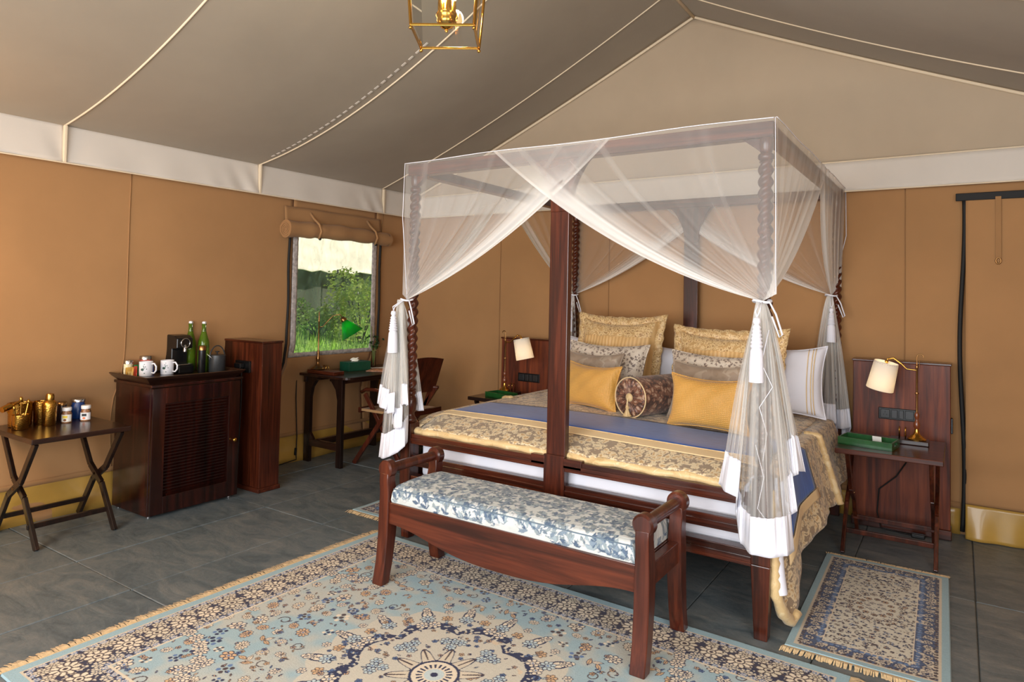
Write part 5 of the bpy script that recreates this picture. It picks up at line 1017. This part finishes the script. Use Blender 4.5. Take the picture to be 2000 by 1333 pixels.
# ------------------------------------------------------------------ desk
dk = thing('writing_desk', 'small near black writing desk under the window', 'desk', (.15, -.78, 0)); zt = .712; dx0, dx1, dy0, dy1 = -.07, .49, -1.275, -.33
pl = []; rc_ = .07
for cx_, cy_, a0 in ((dx1-rc_, dy0+rc_, -pi/2), (dx1-rc_, dy1-rc_, 0)):
    for k in range(7): a = a0+k/6*pi/2; pl.append((cx_+rc_*cos(a), cy_+rc_*sin(a)))
pl += [(dx0, dy1), (dx0, dy0)]
mb = MB(); mb.prism(pl, lambda a, b, d: (a, b, d), zt-.022, zt); mb.build('desktop', M['dark_y'], dk, bevel=.005, seg=3)
def arch_leg(y, xa, xb): # side frame: two flat legs with an arched opening
    for s, (x0, x1) in ((1, (xa, xa+.065)), (-1, (xb-.055, xb))):
        mb = MB(); pl = [(x0, 0), (x1, 0), (x1, .12), (x1, .50)]
        if s == 1: pl = [(x0, 0), (x1, 0), (x1, .52), (x1+.02, .60), (x1+.07, .66), (x1+.09, .665), (x1+.09, zt-.022), (x0, zt-.022)]
        else: pl = [(x1, 0), (x1, zt-.022), (x0-.09, zt-.022), (x0-.09, .665), (x0-.07, .66), (x0-.02, .60), (x0, .52), (x0, 0)]
        mb.prism(pl, lambda a, b, d: (a, d, b), y-.016, y+.016); mb.build('leg', M['dark_z'], dk, bevel=.003)
    mb = MB(); mb.box((xa+.065, y-.014, .13), (xb-.055, y+.014, .185)); mb.prism([(xa+.065, .185), (xa+.11, .185), (xa+.065, .24)], lambda a, b, d: (a, d, b), y-.013, y+.013); mb.build('side_stretcher', M['dark_x'], dk, bevel=.003)
arch_leg(dy0+.06, -.05, .385); arch_leg(dy1-.16, -.05, .385)
mb = MB(); mb.box((.08, dy0+.06, .14), (.12, dy1-.175, .19)); mb.build('long_stretcher', M['dark_y'], dk, bevel=.003)
mb = MB(); mb.box((dx0+.02, dy0+.03, zt-.075), (dx0+.04, dy1-.05, zt-.022)); mb.build('apron', M['dark_y'], dk, bevel=.003)
mb = MB(); mb.box((.335, dy0+.06, zt-.065), (.355, dy1-.18, zt-.022)); mb.build('apron', M['dark_y'], dk, bevel=.003)
# desk lamp
tl = thing('bankers_lamp', 'brass desk lamp with green glass cone shade', 'lamp', (.05, -1.19, zt)); lx, ly = .05, -1.19
mb = MB(); mb.box((lx-.06, ly-.055, zt), (lx+.25, ly+.055, zt+.028)); mb.build('wooden_base', M['mahog_x'], tl, bevel=.004)
z_ = zt+.028; mb = MB(); mb.lathe([(.055, 0), (.058, .006), (.05, .014), (.03, .026), (.014, .04), (.010, .06), (.015, .075), (.017, .09), (.009, .11), (.012, .13), (.010, .145), (.006, .16), (.0055, .38), (.008, .385), (.006, .395), (.004, .46), (.001, .47)], (lx, ly, z_), 26); mb.build('lamp_stem', M['brass_dk'], tl, smooth=50)
mb = MB(); ah = [(lx, ly, z_+.34), (lx+.02, ly+.025, z_+.345), (lx+.04, ly+.05, z_+.385), (lx+.07, ly+.085, z_+.435), (lx+.105, ly+.125, z_+.445), (lx+.118, ly+.14, z_+.415)]; mb.tube(ah, .0045, 8); mb.build('arm', M['brass_dk'], tl, smooth=180)
sc0 = Vector(ah[-1]); axs = Vector((-.42, -.34, .84)).normalized(); mb = MB(); mb.lathe([(.020, -.035), (.026, -.02), (.020, 0), (.008, .012)], sc0, 20, axs); mb.build('shade_holder', M['brass_dk'], tl, smooth=50)
mb = MB(); mb.lathe([(.026, -.03), (.098, -.158), (.095, -.158), (.024, -.032)], sc0, 48, axs); mb.build('lamp_shade', M['jade'], tl, smooth=50)
mb = MB(); mb.ball(sc0-axs*.07, .02); mb.build('bulb', emit('desk bulb', (255, 226, 170), 6), tl, smooth=180)
l = bpy.data.lights.new('desk_bulb_light', 'POINT'); l.energy = 1.0; l.color = (1, .85, .6); l.shadow_soft_size = .02; lo = bpy.data.objects.new('desk_bulb_light', l); COL.objects.link(lo); lo.parent = tl; lo.location = sc0-axs*.1-Vector(tl.location)
mb = MB()
for yy in (0, .04): mb.tube([(lx+.10+.02*cos(a), ly-.015+yy*.6, z_+.02+.022*sin(a)) for a in np.linspace(-.6, pi+.6, 14)], .0028, 6)
mb.build('letter_hoops', M['brass'], tl, smooth=180)
tb = thing('tissue_box', 'dark green tissue box with a white tissue on the desk', 'tissue box', (.12, -.85, zt)); tb.rotation_euler = (0, 0, radians(-4)); mb = MB(); mb.box((-.062, -.115, 0), (.062, .115, .075)); mb.build('box_body', M['green_box'], tb, local=True, bevel=.003)
mb = MB(); mb.grid([[(.022*sin(pi*u)*(1-v)-.01, -.04+.08*u+.01*sin(v*7), .074+.032*v*(1-.5*abs(u-.5))+.004*sin(u*9)) for u in np.linspace(0, 1, 12)] for v in np.linspace(0, 1, 8)]); mb.build('tissue', M['paper'], tb, local=True, smooth=180, solid=.002)
vs = thing('flower_vase', 'slim clear glass vase with green sprig on the desk', 'vase', (.04, -.56, zt)); mb = MB(); mb.lathe([(.001, .004), (.018, 0), (.020, .004), (.022, .14), (.020, .14), (.018, .008)], (.04, -.56, zt), 24); mb.build('glass_body', M['clear'], vs, smooth=50)
mb = MB(); r = random.Random(4)
for k in range(5): mb.tube([(.04, -.56, zt+.01), (0.04+r.uniform(-.012, .012), -.56+r.uniform(-.012, .012), zt+.13), (0.04+r.uniform(-.03, .03), -.56+r.uniform(-.05, .05), zt+r.uniform(.2, .27))], .0018, 5)
mb.tube([(.04, -.56, zt+.01), (.03, -.575, zt+.18), (.03, -.585, zt+.36)], .003, 5); mb.build('stems', LF[1], vs, smooth=180); mb = MB()
for k in range(46):
    p = Vector((0.04+r.gauss(0, .022), -.56+r.gauss(0, .034), zt+r.uniform(.16, .27))); d = Vector((r.gauss(0, 1), r.gauss(0, 1), r.gauss(.4, .6))).normalized(); s = r.uniform(.018, .032); e = d.orthogonal().normalized()*s*.35; mb._add([p, p+d*s*.5+e, p+d*s, p+d*s*.5-e], [(0, 1, 2, 3)])
mb.build('leaves', leafmat('sprig leaf', (22, 52, 20), (50, 92, 38)), vs, kind='stuff')
def sheet(label, x, y, w, d, rz, mat, z, th=.003, name='magazine'):
    mb = MB(); Mr = Matrix.Rotation(rz, 3, 'Z'); mb.obox((0, 0, 0), (w, d, th), Mr); o = tag(center(mb.build(name, mat)), label, 'magazine'); o.location = (x, y, z); return o
sheet('open magazine with red print lying on the desk', .26, -.72, .15, .21, .5, plain('printed page', (196, 120, 92), .5, nz=.5, scale=25), zt+.001); sheet('cream leaflet beside the magazine on the desk', .17, -.60, .10, .15, -.3, M['paper'], zt+.001, name='leaflet')
mb = MB(); mb.tube([(-.12, -1.26, .70), (-.10, -1.275, .5), (-.07, -1.28, .2), (-.05, -1.30, .07), (-.02, -1.32, .03), (-.06, -1.45, .006), (-.05, -1.60, .006)], .004, 6); mb.tube([(-.06, -1.295, .11), (-.045, -1.31, .06)], .010, 8); tag(center(mb.build('lamp_cord', M['black'], smooth=180)), 'thin black lamp cord with inline switch beside the desk leg', 'cord')

# chair
chx = thing('folding_chair', 'dark wooden folding chair with crossed legs at the desk, behind the net', 'chair', (.6, -.82, 0)); ya_, yb_ = -1.04, -.60
for y in (ya_, yb_):
    s = 1 if y == ya_ else -1
    for o_, pts in ((0, [(.335, 0), (.80, .60)]), (.022, [(.86, 0), (.42, .56)])): mb = MB(); mb.beam((pts[0][0], y+o_*s, pts[0][1]), (pts[1][0], y+o_*s, pts[1][1]), .020, .036, up=(1, 0, 0)); mb.build('leg', M['bench_z'], chx, bevel=.003)
    mb = MB(); mb.tube([(.40, y, .575), (.45, y, .60), (.55, y, .605), (.65, y, .60), (.82, y, .605)], .014, 10); mb.build('armrest', M['bench_x'], chx, smooth=180)
    mb = MB(); mb.beam((.68, y, .42), (.82, y, .83), .020, .034, up=(1, 0, 0)); mb.build('back_stile', M['bench_z'], chx, bevel=.003)
mb = MB(); mb.box((.40, ya_, .425), (.84, yb_, .445)); mb.build('seat', fabric('tan cane seat', (172, 134, 92)), chx, bevel=.004)
for x in (.39, .84): mb = MB(); mb.box((x-.014, ya_-.01, .412), (x+.014, yb_+.01, .452)); mb.build('seat_rail', M['mahog_y'], chx, bevel=.003)
mb = MB(); pl = []; 
for k in range(13): a = k/12; pl.append((lerp(ya_-.02, yb_+.02, a), .87+.025*sin(pi*a)))
pl += [(yb_+.02, .60), (ya_-.02, .60)]
mb.prism(pl, lambda a, b, d: (.745+(b-.56)*.34+d, a, b-.03), -.010, .010); mb.build('back_panel', M['bench_z'], chx, bevel=.003)

# ------------------------------------------------------------------ lantern
LC = Vector((2.69, -2.845, 2.373)); la = thing('hanging_lantern', 'square brass lantern with candle bulbs hanging from the ridge', 'lantern', LC); rz = radians(32); h0, h1, hh = .119, .150, .44
def lc(a, b, z, hw): v = Matrix.Rotation(rz, 3, 'Z') @ Vector((a*hw, b*hw, 0)); return LC+v+Vector((0, 0, z))
cs = [(-1, -1), (1, -1), (1, 1), (-1, 1)]
for k in range(4):
    a, b = cs[k], cs[(k+1) % 4]; mb = MB(); mb.beam(lc(*a, 0, h0), lc(*a, hh, h1), .009, .009); mb.build('corner_bar', M['brass'], la, bevel=.001)
    mb = MB(); mb.beam(lc(*a, 0, h0), lc(*b, 0, h0), .009, .009); mb.build('bottom_bar', M['brass'], la, bevel=.001); mb = MB(); mb.beam(lc(*a, hh, h1), lc(*b, hh, h1), .012, .012); mb.build('top_bar', M['brass'], la, bevel=.001)
    mb = MB(); mb.ball(lc(*a, -.011, h0), .0075); mb.build('ball_foot', M['brass'], la, smooth=180)
    mb = MB(); i = .93; mb._add([lc(*a, .005, h0*i), lc(*b, .005, h0*i), lc(*b, hh, h1*i), lc(*a, hh, h1*i)], [(0, 1, 2, 3)]); mb.build('glass_pane', M['clear'], la)
    mb = MB(); mb.tube([lc(*a, hh, h1), lc(a[0], a[1], hh+.10, h1*.7), lc(a[0], a[1], hh+.17, .02)], .005, 6); mb.build('roof_bar', M['brass'], la, smooth=180)
mb = MB(); mb.lathe([(.004, .018), (.007, .024), (.005, .03), (.02, .036), (.034, .05), (.040, .062), (.038, .07), (.043, .078), (.043, .09), (.036, .095), (.001, .095)], LC, 32); mb.build('candle_dish', M['brass'], la, smooth=50)
mb = MB(); mb.tube([LC+Vector((0, 0, .09)), LC+Vector((0, 0, hh+.17))], .005, 8); mb.build('stem', M['brass'], la, smooth=180)
for k in range(4):
    a = rz+k*pi/2+.4; p = LC+Vector((.026*cos(a), .026*sin(a), .094)); mb = MB(); mb.lathe([(.011, 0), (.011, .050), (.009, .052)], p, 16); sl = mb.build('candle_sleeve', M['brass'], la, smooth=50)
    mb = MB(); mb.lathe([(.007, .052), (.013, .07), (.012, .09), (.004, .115), (.001, .12)], p, 14); mb.build('candle_bulb', emit('candle bulb', (255, 205, 120), 22), sl, smooth=180)
mb = MB()
for k in range(11):
    c = LC+Vector((0, 0, hh+.19+k*.046)); mb.tube([c+(Vector((.010*cos(a), 0, .024*sin(a))) if k % 2 else Vector((0, .010*cos(a), .024*sin(a)))) for a in np.linspace(0, 2*pi, 12, endpoint=False)], .0022, 5, closed=True)
mb.build('chain', M['brass'], la, smooth=180)
l = bpy.data.lights.new('lantern_light', 'POINT'); l.energy = 30; l.color = (1, .82, .6); l.shadow_soft_size = .04; lo = bpy.data.objects.new('lantern_light', l); COL.objects.link(lo); lo.parent = la; lo.location = (0, 0, .19)

# unseen wall lamps, added outside the frame as fixtures for the warm wall glow
for (lx2, ly2, lz2, wx, lab) in ((.35, -4.35, 1.35, -.0, 'added unseen brass wall lamp with frosted globe on the left tent wall, beyond the folding table'), (5.2, -2.6, 1.9, XR-.01, 'added unseen brass wall lamp with frosted globe high on the right tent wall')):
    t = thing('added_wall_lamp', lab, 'lamp', (wx, ly2, lz2)); d = 1 if wx < 1 else -1
    mb = MB(); mb.lathe([(.045, 0), (.045, .008), (.02, .016), (.008, .02)], (wx, ly2, lz2-.10), 24, (d, 0, 0)); mb.build('wall_plate', M['brass'], t, smooth=50)
    mb = MB(); mb.tube([(wx+d*.01, ly2, lz2-.10), (lerp(wx, lx2, .6), ly2, lz2-.13), (lx2, ly2, lz2-.10), (lx2, ly2, lz2-.04)], .007, 8); mb.build('arm', M['brass'], t, smooth=180)
    mb = MB(); mb.ball((lx2, ly2, lz2), .045, 20); mb.build('globe', emit('frosted globe', (255, 214, 160), 4), t, smooth=180)
